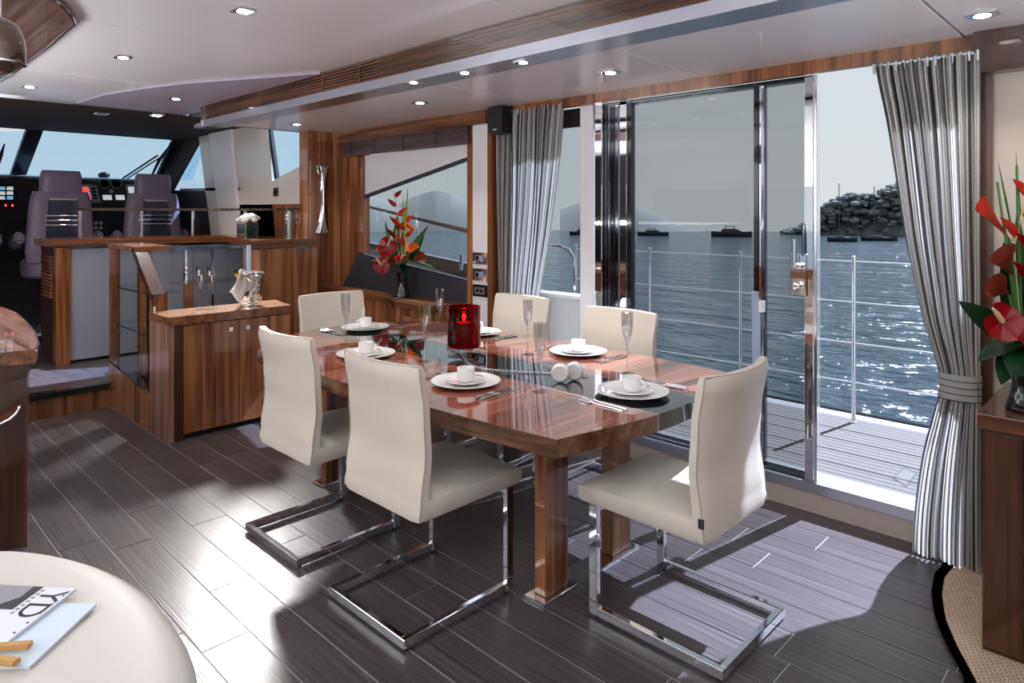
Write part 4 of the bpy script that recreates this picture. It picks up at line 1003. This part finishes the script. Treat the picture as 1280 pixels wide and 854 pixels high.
B().prism([Py(300, 256, YC), Py(376, 255, YC), Py(376, 300, YC), Py(300, 300, YC)], (0, .04, 0)).out('lower_panel', walnut, w4)
p = Py(344, 240, YC)
so2 = thing('wall_socket', 'bronze double socket on the cream panel near the helm', 'socket', (p.x, YC + .008, p.z))
B().box(-.045, .045, -.008, 0, -.04, .04, .003).out('plate', mat('bronze', (.12, .09, .07), .3, .8), so2)
for sg in (-1, 1): B().box(sg * .018 - .008, sg * .018 + .008, -.011, -.008, -.018, .018).out('outlet', black, so2)
B().box(-9.4, -5.52, 3.06, 3.12, .0, 1.25).out('side_lower_wall', helm_dark, wf)

# dashboard
db = thing('helm_dashboard', 'black helm dashboard with screens and gauges', 'dashboard', (0, 0, 0))
XD = -8.55
B().prism([(XD, -1.6, 1.10), (XD - .12, -1.6, 1.79), (XD - .34, -1.6, 1.81), (XD - .34, -1.6, .174), (XD + .12, -1.6, .174), (XD + .12, -1.6, 1.05)], (0, 4.6, 0)).out('console', helm_dark, db)
B().prism([(XD - .10, -1.6, 1.80), (XD - .36, -1.6, 1.825), (XD - .36, -1.6, 1.84), (XD - .10, -1.6, 1.815)], (0, 4.6, 0)).out('coaming', mat('grey_coaming', (.10, .095, .10), .5), db)
dn = Vector((.69, 0, .12)).normalized(); dp = Vector((XD + .004, 0, 1.10))
def Dq(pix, th, m, name, par=None): return B().prism([Pp(u, v, dp, dn) for u, v in pix], dn * th, .002).out(name, m, par or db)
def scr(name, col, e): return mat(name, col, .2, emit=col, es=e)
wht = scr('screen_white', (.55, .60, .60), .8); blu = scr('screen_blue', (.20, .45, .75), .8); redm = scr('screen_red', (.80, .10, .10), .9)
s1 = Dq([(-4, 231), (17, 231), (19, 252), (-4, 252)], .012, black, 'screen')
for k in range(3):
    for j in range(2): Dq([(-2 + j * 10, 233.5 + k * 6), (6 + j * 10, 233.5 + k * 6), (6.6 + j * 10, 238 + k * 6), (-2 + j * 10, 238 + k * 6)], .014, wht if (k + j) % 3 else blu, 'readout', s1)
for u in (7, 15.5): Dq([(u - 1, 256), (u + 1, 256), (u + 1, 258), (u - 1, 258)], .012, scr('indicator_red', (.9, .1, .15), 3), 'indicator')
s2 = Dq([(98, 230.5), (120, 231.5), (126, 254), (102, 254)], .02, mat('grey_bezel', (.28, .28, .33), .3), 'screen')
Dq([(99.5, 234), (110, 234), (114, 250), (102, 251)], .024, redm, 'display', s2); Dq([(103, 241), (111.5, 241), (112.5, 245), (103.5, 245)], .026, blu, 'display', s2)
for k in range(4): Dq([(113.5 + k * .8, 235 + k * 4), (118 + k * .8, 235 + k * 4), (118.5 + k * .8, 237.5 + k * 4), (114 + k * .8, 237.5 + k * 4)], .024, black, 'key', s2)
s3 = Dq([(156, 231), (176, 231), (178, 249), (159, 249)], .02, mat('grey_bezel'), 'screen'); Dq([(159, 234), (170, 234), (171, 246), (161, 246)], .024, wht, 'display', s3)
for u in (130, 145):
    c_ = Pp(u, 230, dp, dn); Mq = dn.to_track_quat('Z', 'Y').to_matrix().to_4x4()
    g_ = B().lathe([(0, 0), (.052, 0), (.055, .01), (0, .012)], c_, 24, Mq).out('gauge', black, db, True)
    B().lathe([(.050, .010), (.055, .010), (.055, .016), (.050, .016)], c_, 24, Mq, closed=True).out('gauge_ring', brushed, g_, True)
for u, v in ((134, 247), (150, 247)): Dq([(u - 6, v - 3), (u + 5, v - 3), (u + 6, v + 3), (u - 5, v + 3)], .012, wht, 'switch_plate')
c_ = Pp(139, 239, dp, dn); B().lathe([(0, .012), (.02, .01), (.024, 0)], c_, 16, Mq).out('badge', mat('olive', (.45, .50, .35), .4), db)
for u in (120, 126):
    for v in (279, 285):
        c_ = Px(u, v, -8.40); B().lathe([(0, .02), (.016, .016), (.02, 0)], c_, 12, Matrix.Rotation(PI / 2, 4, 'Y')).out('button', mat('ivory', (.7, .68, .6), .4), db)
B().ball(W(130, 219), .05, 2, (1, 1.3, .8)).out('compass', black, db, True)
# wipers
wi = thing('windscreen_wiper', 'black windscreen wiper with twin arms outside the helm glass', 'wiper', (0, 0, 0))
o_ = wn_ * -.05
B().tube([W(149, 221) + o_, W(196, 190) + o_], .010, 6).out('arm', black_m, wi); B().tube([W(155, 221) + o_, W(200, 192) + o_], .008, 6).out('arm', black_m, wi)
B().tube([W(189, 215) + o_, W(198, 196) + o_, W(213, 175) + o_], [.012, .02, .006], 8).out('blade', black_m, wi)
wi2 = thing('windscreen_wiper', 'wiper blade at the left edge of the helm windscreen', 'wiper', (0, 0, 0))
B().tube([W(-4, 205) + o_, W(0, 190) + o_, W(5, 175) + o_], [.012, .02, .006], 8).out('blade', black_m, wi2)

def helm_seat(label, yc_, xc_=-7.75):
    t = thing('helm_chair', label, 'seat', (xc_, yc_, .174), 0, 'aubergine helm seats')
    def cush(w0, w1, z0, z1, x0, x1, n=14, bul=.03, p=3.2):
        q = bmesh.new(); R = []
        for i in range(n + 1):
            f = i / n; z = z0 + (z1 - z0) * f; e = (1 - abs(2 * f - 1) ** 6) ** .5 if 0 < f < 1 else .55
            w = (w0 + (w1 - w0) * f) / 2 * (.82 + .18 * e); xm = (x0 + x1) / 2; xd = (x1 - x0) / 2 * (.5 + .5 * e)
            ring = []
            for k in range(28):
                a = 2 * PI * k / 28; ca, sa = math.cos(a), math.sin(a)
                ring.append(q.verts.new((xm + xd * math.copysign(abs(ca) ** (2 / p), ca), w * math.copysign(abs(sa) ** (2 / p), sa), z)))
            R.append(ring)
        for A, D in zip(R, R[1:]):
            for k in range(28): q.faces.new((A[k], A[(k + 1) % 28], D[(k + 1) % 28], D[k]))
        q.faces.new(R[0][::-1]); q.faces.new(R[-1]); b = B(); b._add(q); return b
    bk_ = cush(.60, .50, .78, 1.46, -.09, .09).out('backrest', aub, t, True)
    cush(.36, .34, 1.40, 1.665, -.07, .08).out('headrest', aub, t, True)
    B().prism([(.085, -.15, .92), (.085, .15, .92), (.085, .12, 1.40), (.085, -.12, 1.40)], (.03, 0, 0), .012).out('back_shell', mat('blue_black_shell', (.025, .03, .06), .25, coat=.5), t)
    for zz in (1.22, 1.175, 1.13): B().box(.112, .122, -.15, .15, zz, zz + .014, .003).out('shell_trim', chrome, t)
    B().box(.112, .118, -.115, .115, 1.375, 1.395, .003).out('shell_trim', brushed, t)
    cush(.54, .56, .62, .80, -.50, .08).out('seat_cushion', aub, t, True)
    for sg in (-1, 1):
        B().prism([(.05, sg * .33 - .04, .98), (-.02, sg * .33 - .04, 1.08), (-.32, sg * .33 - .04, .98), (-.32, sg * .33 - .04, .90), (-.05, sg * .33 - .04, .92)], (0, .08, 0), .02).out('armrest', aub, t)
    B().lathe([(.20, 0), (.20, .02), (.07, .04), (.06, .62), (0, .62)], (-.2, 0, 0), 24).out('pedestal', chrome_d, t, True)
    return t
h1 = helm_seat('aubergine leather helm seat on the left, behind the walnut post', Px(76, 240, -7.75).y)
dup(h1, (-7.75, Px(191, 240, -7.75).y, .174), 0, 'aubergine leather helm seat on the right, near the white column', 'aubergine helm seats')
dup(h1, (-7.75, Px(-62, 240, -7.75).y, .174), 0, 'aubergine helm seat at the left picture edge, only its armrest showing', 'aubergine helm seats')
for u, lb in ((127, 'small recessed lamp in the dark helm header, left one'), (196, 'small recessed lamp in the dark helm header, right one')):
    p = Pz(u, 139.5 if u == 127 else 141.5, 2.283); z_ = 2.281
    o = thing('header_lamp', lb, 'light', (p.x, p.y, z_)); d = bpy.data.lights.new('header_beam', 'SPOT'); l_ = bpy.data.objects.new('header_beam', d); C.objects.link(l_); l_.parent = o; l_.location = (0, 0, -.04); d.energy = 26; d.spot_size = 2.4; d.spot_blend = .8; d.color = (1, .82, .62); d.shadow_soft_size = .03; B().box(-.05, .05, -.05, .05, -.02, 0, .004).out('frame', chrome, o); B().box(-.03, .03, -.03, .03, -.024, -.0205).out('lens', lens if u > 150 else chrome_d, o)

# ================================================================ LEFT FOREGROUND: console, ottoman, magazines, ceiling oval, pendant
ic = thing('bar_console', 'dark walnut console with curved glossy top at the left edge', 'cabinet', (0, 0, 0))
tp = [Pz(u, v, .84) for u, v in ((45, 437), (47.5, 428), (44, 415), (38, 407), (30, 398), (20, 390.5), (8, 385.5), (0, 383))]
tp = tp + [Vector((-5.4, .55, .84)), Vector((-5.2, .1, .84)), Vector((-3.6, .1, .84))]
tp_ = B().prism(tp, (0, 0, -.06), .003).out('worktop', walnut_x, ic)
tp_.data.materials.append(wood('burr_walnut', (.16, .065, .04), (.34, .17, .12), (.50, .30, .23), axis='x', rough=.2, scale=1.5))
for f in tp_.data.polygons:
    if f.normal.z > .5: f.material_index = 1
B().tube([p + Vector((0, 0, -.004)) for p in tp[:8]], .005, 6).out('chrome_edge', chrome, ic, True)
B().prism([Vector((p.x + (.02 if p.x < -4 else -.008), p.y - .03, .78)) for p in tp], (0, 0, -.78)).out('body', walnut_d, ic)
# lower curved shelf with chrome rim
lc = [Px(u, v, -3.42) for u, v in ((-30, 540), (0, 530), (12, 524), (20, 517), (25, 508))]
B().grid(lambda u, v: (lambda i, f: lc[i].lerp(lc[i + 1], f) + Vector((-.16 * v, 0, 0)))(min(int(u * 4), 3), u * 4 - min(int(u * 4), 3)), 12, 2, thick=.03).out('curved_shelf', walnut, ic, True)
B().tube(lc, .005, 6).out('shelf_rim', chrome, ic, True)

leather_o = mat('ottoman_leather', (.56, .53, .50), .5)
ot = thing('ottoman', 'cream leather oval ottoman in the lower left foreground', 'ottoman', (-1.85, .09, 0))
def oval(n=64): return [(math.cos(2 * PI * k / n), math.sin(2 * PI * k / n)) for k in range(n)]
def oloft(prof, a=.82, b=.54, n=64):
    q = bmesh.new(); R = [[q.verts.new((c * (a - i), s * (b - i), z)) for c, s in oval(n)] for i, z in prof]
    for A, D in zip(R, R[1:]):
        for k in range(n): q.faces.new((A[k], A[(k + 1) % n], D[(k + 1) % n], D[k]))
    q.faces.new(R[0][::-1]); q.faces.new(R[-1]); bb_ = B(); bb_._add(q); return bb_
oloft([(.012, .05), (.0, .08), (.0, .352)]).out('base', leather_o, ot, True)
oloft([(.004, .356), (.0, .362), (.0, .385), (.010, .407), (.035, .425), (.09, .436), (.2, .442), (.4, .444)]).out('cushion', leather_o, ot, True)
q_ = [( (.82 + .0005) * c, (.54 + .0005) * s, .354) for c, s in oval()]; q_.append(q_[0]); q_.append(q_[1])
B().tube(q_, .003, 6).out('seam', seam, ot, True)
oloft([(.04, 0), (.04, .05)]).out('plinth', black_m, ot)

def magazine(label, c, th, z, lx, ly, cover):
    """c = the corner at the title end; e1 along the title, e2 down the cover"""
    e1 = Vector((math.cos(th), math.sin(th), 0)); e2 = Vector((math.sin(th), -math.cos(th), 0))
    o = thing('magazine', label, 'magazine', (c[0], c[1], z)); o.rotation_euler = (0, 0, th)
    B().box(0, lx, -ly, 0, 0, .007, .0012, 1).out('pages', paper, o)
    B().box(-.0005, lx + .0005, -ly - .0005, .0005, .007, .0082).out('cover', cover, o)
    return o
th = math.atan2(-.75, .66)
m1 = magazine('pale blue magazine underneath, its corner showing on the ottoman', (-1.925, .49), th + .05, .4435, .235, .30, paper_b)
m1.location = (-1.925, .49, .4440)
m2 = magazine('white magazine with YD lettering on top of the pile', (-2.02, .468), th - .03, .4530, .225, .30, paper)
def text(s, size, x, y, z, par, m, sx=1):
    cu = bpy.data.curves.new('t', 'FONT'); cu.body = s; cu.size = size; cu.extrude = .0003
    tmp = bpy.data.objects.new('t', cu); C.objects.link(tmp); dg = bpy.context.evaluated_depsgraph_get()
    me = bpy.data.meshes.new_from_object(tmp.evaluated_get(dg)); bpy.data.objects.remove(tmp)
    me.materials.clear(); me.materials.append(m); o = bpy.data.objects.new('lettering', me); C.objects.link(o); o.parent = par; o.location = (x, y, z); o.scale = (sx, 1, 1); return o
text('YD', .088, .012, -.066, .0084, m2, ink, 1.0)
B().box(.0, .1, -.30, -.088, .0082, .0088).out('cover_photo', photo_d, m2)
B().prism([(.0, -.115, .0089), (.05, -.11, .0089), (.088, -.14, .0089), (.094, -.2, .0089), (.05, -.25, .0089), (0, -.24, .0089)], (0, 0, .0005)).out('printed_shape', photo_g, m2)
for k in range(7): B().box(.012 + k * .016, .021 + k * .016, -.0825, -.0725, .0083, .0086).out('small_print', photo_g, m2)
for k in range(5): B().box(.03 + k * .038, .036 + k * .038, -.012, -.006, .0083, .0086).out('small_print', ink, m2)
for k in range(7): B().box(.155 + k * .004, .157 + k * .004, -.10, -.088, .0083, .0086).out('barcode_line', ink, m2)
for (pa, pb, lb) in (((39, 807), (-14, 811), 'golden wooden slat lying on the magazine, the farther one'), ((22, 829), (-30, 823), 'golden wooden slat lying on the magazine, nearest the camera')):
    p, q = Pz(*pa, .466), Pz(*pb, .466); d = (q - p).normalized(); nn = Vector((-d.y, d.x, 0)) * .010
    zz = Vector((0, 0, -.0045))
    tag(B().prism([p - nn + zz, q - nn + zz, q + nn + zz, p + nn + zz], (0, 0, .012), .002).out('wooden_slat', goldwood), lb, 'slat')

# walnut ceiling feature at the upper left
co = thing('ceiling_feature', 'walnut veneered ceiling canopy with chrome rim at upper left', 'canopy', (0, 0, 0))
cf = [Pz(u, v, ZL - .03) for u, v in ((20, 88), (55, 63), (93, 30), (90, 22), (82, 12), (72, 4), (60, -3))]
cf2 = cf + [Vector((-2.6, -.1, ZL - .03)), Vector((-4.4, -.1, ZL - .03)), Pz(-20, 110, ZL - .03)]
B().prism(cf2, (0, 0, .028), .002).out('canopy_panel', wood('figured_walnut', (.06, .028, .022), (.16, .085, .065), (.27, .16, .125), axis='x', rough=.25, scale=1.3), co)
B().tube([p + Vector((0, 0, .004)) for p in [Pz(0, 103, ZL - .03)] + cf], .007, 6).out('chrome_rim', chrome, co, True)
pn = thing('pendant_lamp', 'smoked glass dome pendant lamp at the upper left edge', 'lamp', (0, 0, 0))
pc = Pz(-2, 60, 2.0); D_ = 2.25; r_ = ray(0, 60); pc = Vector((0, 0, EYE)) + r_ * D_; pn.location = pc
smoke = mat('smoked_bronze_glass', (.10, .06, .045), .06, .6, coat=1)
B().lathe([(0, .10), (.03, .097), (.055, .075), (.068, .035), (.072, -.01), (.070, -.05), (.067, -.05), (.069, -.01), (.064, .035), (.052, .07), (0, .094)], (0, 0, 0), 32).out('dome', smoke, pn, True)
B().lathe([(.066, -.052), (.073, -.052), (.073, -.046), (.066, -.046)], (0, 0, 0), 32, closed=True).out('rim', chrome, pn, True)
B().lathe([(0, -.09), (.045, -.075), (.066, -.053), (0, -.053)], (0, 0, 0), 28).out('diffuser', smoke, pn, True)
B().tube([(0, 0, .095), (0, 0, ZL - .03 - pc.z)], .004, 8).out('stem', chrome, pn, True)

# ================================================================ RIGHT: cabinet and flowers
rc = thing('side_cabinet', 'dark walnut cabinet at the right edge under the flower vase', 'cabinet', (0, 0, 0))
cx0 = -.445; cy0 = 2.64
zt2 = .78
B().prism([(cx0 + .012, cy0 + .30 * 0 - .0, .014), (cx0 + .012, 3.18, .014), (.6, 3.18, .014), (.6, cy0, .014)], (0, 0, zt2 - .014 - .05)).out('body', walnut_d, rc)
B().box(cx0 - .002, .6, cy0 - .012, 3.19, zt2 - .05, zt2, .004).out('worktop', wood('walnut_dark_top', (.05, .018, .010), (.10, .036, .020), (.16, .06, .035), axis='x', rough=.2), rc)
for a, b in ((cx0 + .015, cx0 + .12), (cx0 + .125, .1), (.105, .59)): B().box(a, b, cy0 - .010, cy0, .03, zt2 - .06, .002, 1).out('door', walnut_d, rc)

def leaf(b, p, d, up, L, Wd, bend=.3, fold=.15, n=8, tw=0, thick=.0012, shape=1.0):
    d = Vector(d).normalized(); up = Vector(up); s = d.cross(up).normalized(); nrm = s.cross(d).normalized()
    def f(u, v):
        x = u; w_ = Wd * (math.sin(PI * min(1, x ** (.75 * shape))) ** .8) * (1 - .15 * x); t = (v - .5) * 2
        return Vector(p) + d * (L * x) * (1 - .25 * bend * x) - nrm * (bend * L * x * x * .6) + s * (w_ * t * .5) + nrm * (fold * w_ * abs(t) * .5)
    b.grid(f, n, 4, thick=thick)
def heart(b, p, nrm, up, R, cup=.25):
    """anthurium spathe"""
    nrm = Vector(nrm).normalized(); up = Vector(up); up = (up - nrm * up.dot(nrm)).normalized(); s = up.cross(nrm)
    def f(u, v):
        a = 2 * PI * u; r_ = R * (1 - .42 * math.exp(-((math.atan2(math.sin(a), math.cos(a)) / .42) ** 2)) + .22 * math.exp(-(((a - PI) / .5) ** 2))) * v
        return Vector(p) + up * (r_ * math.cos(a)) + s * (r_ * math.sin(a)) + nrm * (cup * R * v * v * (.6 + .4 * math.cos(2 * a)) + .02 * R * math.sin(7 * a) * v)
    b.grid(f, 30, 5, thick=.002)
def calla(b, p, d, L, R):
    d = Vector(d).normalized(); M = d.to_track_quat('Z', 'Y').to_matrix().to_4x4()
    def f(u, v):
        a = 2 * PI * u; fl_ = v ** 2.2; r_ = R * (.10 + .35 * v + .75 * fl_); z_ = L * (v * .85 + .35 * fl_ * (0.5 + .5 * math.cos(a)))
        return Vector(p) + (M @ Vector((r_ * math.cos(a) + .3 * R * fl_, r_ * math.sin(a), z_)))
    b.grid(f, 20, 8, thick=.0014)

def arrangement(label, loc, S, items, vase, VS=1.0):
    o = thing('flower_arrangement', label, 'flowers', loc)
    B().lathe([(r_ * VS, z_ * VS) for r_, z_ in vase], (0, 0, 0), 32).out('vase', black, o, True)
    # camera-facing axes of this bouquet: r along the picture's right, f away from the viewer
    Rv = Vector((RX, RY, 0)); Fv = Vector((LX, LY, 0)); Uv = Vector((0, 0, 1))
    def Q(x, y, z=0): return Rv * (x * S) + Uv * (y * S) + Fv * (z * S)
    neck = Q(0, .17, 0) * (VS / S)
    for it in items:
        k = it[0]
        if k == 'stem': B().tube([neck, (neck + Q(*it[1])) / 2 + Q(0, .02, 0), Q(*it[1])], [.0045 * S, .004 * S, .003 * S], 6).out('stem', it[2], o, True)
        elif k == 'leaf':
            b = B(); p, t_, wd, bend, m = it[1:6]; a, c = Q(*p), Q(*t_); up = it[6] if len(it) > 6 else -Fv
            leaf(b, a, c - a, up, (c - a).length, wd * S, bend, n=10); b.out('leaf', m, o, True)
        elif k == 'anth':
            b = B(); p, nrm, up, R = it[1:5]; a = Q(*p); n_ = Q(*nrm).normalized()
            heart(b, a, n_, Q(*up), R * S); h_ = b.out('anthurium', red_m, o, True)
            B().tube([a + n_ * .004, a + n_ * (R * S * .35) + Q(*up).normalized() * (R * S * .55), a + n_ * (R * S * .5) + Q(*up).normalized() * (R * S * .95)], [.006 * S, .006 * S, .0025 * S], 8).out('spadix', spadix_m, h_, True)
            B().tube([neck, (neck + a) / 2 + Q(0, .015, .01), a], .0035 * S, 6).out('stem', leaf_m, h_, True)
        elif k == 'calla':
            b = B(); p, d, L_, R, m = it[1:6]; a = Q(*p); calla(b, a, Q(*d), L_ * S, R * S); h_ = b.out('calla_lily', m, o, True)
            B().tube([neck, (neck + a) / 2 + Q(.0, .02, 0), a], .004 * S, 6).out('stem', leaf_m, h_, True)
        elif k == 'heli':
            base, tip, nb, m = it[1:5]; a, c = Q(*base), Q(*tip); h_ = B().tube([neck, a, c], [.004 * S, .0035 * S, .002 * S], 6).out('heliconia', spadix_m, o, True)
            for j in range(nb):
                f = (j + .5) / nb; q = a.lerp(c, f); sg = 1 if j % 2 else -1
                b = B(); leaf(b, q, Q(sg * .8, .75, -.2), -Fv, (.075 - .02 * f) * S, .026 * S, -.1, .9, n=6); b.out('bract', m, h_, True)
    return o
vaseA = [(0, 0), (.045, 0), (.052, .004), (.046, .03), (.034, .075), (.034, .11), (.044, .15), (.040, .15), (.030, .11), (0, .10)]
itA = [('leaf', (-.02, .22, 0), (-.035, .45, .02), .055, .1, leaf_m), ('leaf', (.0, .2, 0), (.02, .48, .02), .03, .05, leaf_y), ('leaf', (.005, .22, 0), (.03, .60, 0), .018, .02, leaf_y),
       ('leaf', (.01, .2, 0), (.0, .55, .01), .014, 0, leaf_y), ('leaf', (.03, .2, 0), (.12, .36, .02), .06, .25, leaf_m), ('leaf', (.02, .22, 0), (.145, .39, 0), .03, .15, leaf_m),
       ('leaf', (.03, .19, -.03), (.20, .185, -.03), .07, .35, leaf_m, Vector((0, 0, 1))), ('leaf', (-.03, .18, -.02), (-.21, .17, 0), .05, .3, leaf_m, Vector((0, 0, 1))), ('leaf', (-.03, .19, 0), (-.18, .21, 0), .04, .2, leaf_y, Vector((0, 0, 1))),
       ('leaf', (.0, .18, -.03), (.05, .11, -.08), .06, .3, leaf_d, Vector((0, 0, 1))), ('leaf', (-.01, .19, -.04), (-.10, .14, -.08), .06, .3, leaf_d, Vector((0, 0, 1))), ('leaf', (.04, .2, 0), (.10, .25, -.03), .05, .2, leaf_d),
       ('leaf', (-.02, .2, -.02), (.12, .20, -.06), .05, .2, leaf_m, Vector((0, 0, 1))), ('leaf', (-.04, .19, .03), (-.09, .28, .03), .05, .2, leaf_d), ('leaf', (-.06, .25, 0), (-.10, .42, .0), .022, .2, leaf_m),
       ('anth', (-.068, .275, -.05), (-.1, .1, -1), (.5, 1, 0), .052), ('anth', (-.10, .175, -.06), (-.1, .2, -1), (-.6, .8, 0), .045), ('anth', (.005, .205, -.08), (0, 1, -.4), (.6, .2, -1), .035),
       ('heli', (-.01, .36, -.01), (-.045, .56, 0), 4, coral), ('heli', (.02, .26, -.02), (.02, .42, -.02), 4, coral), ('heli', (-.035, .30, 0), (-.03, .38, 0), 2, maroon), ('heli', (.03, .32, 0), (.09, .40, 0), 1, orange),
       ('calla', (.035, .22, -.03), (.4, 1, -.3), .06, .028, orange), ('calla', (-.10, .22, 0), (-.5, 1, -.2), .05, .022, orange), ('calla', (.055, .20, -.03), (1, .3, -.4), .055, .026, maroon), ('calla', (-.03, .19, -.06), (-.3, .3, -1), .05, .024, maroon)]
pa = Pz(521, 364, .775)
arrangement('tropical red anthurium and heliconia arrangement in a black vase on the window ledge', (-4.30, 3.20, .7755), 1.45, itA, vaseA, 1.25)
itB = [('leaf', (0, .15, 0), (-.02, .42, .02), .085, .1, leaf_d), ('leaf', (-.01, .16, 0), (.02, .50, .03), .05, .05, leaf_m), ('leaf', (0, .16, -.02), (-.115, .10, -.06), .085, .45, leaf_d, Vector((0, 0, 1))),
       ('leaf', (0, .17, -.02), (-.135, .15, -.02), .09, .35, leaf_d, Vector((-.3, -.4, .8))), ('leaf', (-.03, .18, 0), (-.150, .27, 0), .06, .2, leaf_d), ('leaf', (-.02, .16, -.05), (-.05, .08, -.10), .05, .3, leaf_d, Vector((0, -.6, .7))),
       ('leaf', (.0, .16, -.05), (-.10, .115, -.10), .11, .25, leaf_d, Vector((0, -.8, .6))), ('leaf', (.02, .16, 0), (.16, .2, 0), .09, .2, leaf_d), ('leaf', (.02, .18, 0), (.12, .38, 0), .07, .1, leaf_d), ('leaf', (.0, .15, -.04), (.12, .12, -.06), .10, .3, leaf_m, Vector((0, -.6, .7))),
       ('leaf', (-.02, .42, 0), (-.06, .62, 0), .006, 0, leaf_m), ('leaf', (.0, .42, 0), (-.015, .64, 0), .006, 0, leaf_m), ('stem', (-.06, .56, 0), leaf_m), ('stem', (-.012, .60, 0), leaf_m),
       ('anth', (-.085, .225, -.05), (-.1, .35, -1), (-.7, .55, 0), .047), ('anth', (-.015, .195, -.07), (0, .45, -1), (-.7, .5, 0), .050), ('anth', (.09, .24, -.05), (0, .3, -1), (.3, 1, 0), .048),
       ('calla', (-.045, .285, -.02), (-.75, .35, -.3), .065, .026, maroon), ('calla', (-.04, .335, -.02), (-.7, .8, -.3), .070, .028, maroon),
       ('heli', (-.02, .40, 0), (.03, .60, 0), 4, coral), ('heli', (.01, .30, -.01), (.02, .45, 0), 4, red_m), ('calla', (-.03, .42, 0), (-.8, .95, 0), .11, .016, coral), ('calla', (.05, .35, 0), (.6, 1, 0), .1, .03, coral)]
vaseB = [(0, 0), (.040, 0), (.046, .004), (.048, .012), (.036, .05), (.028, .085), (.030, .115), (.036, .135), (.032, .135), (.025, .1), (0, .09)]
arrangement('tall red anthurium and calla arrangement in a black vase on the right-hand cabinet', (-.345, 2.76, .781), 1.34, itB, vaseB, 1.0)
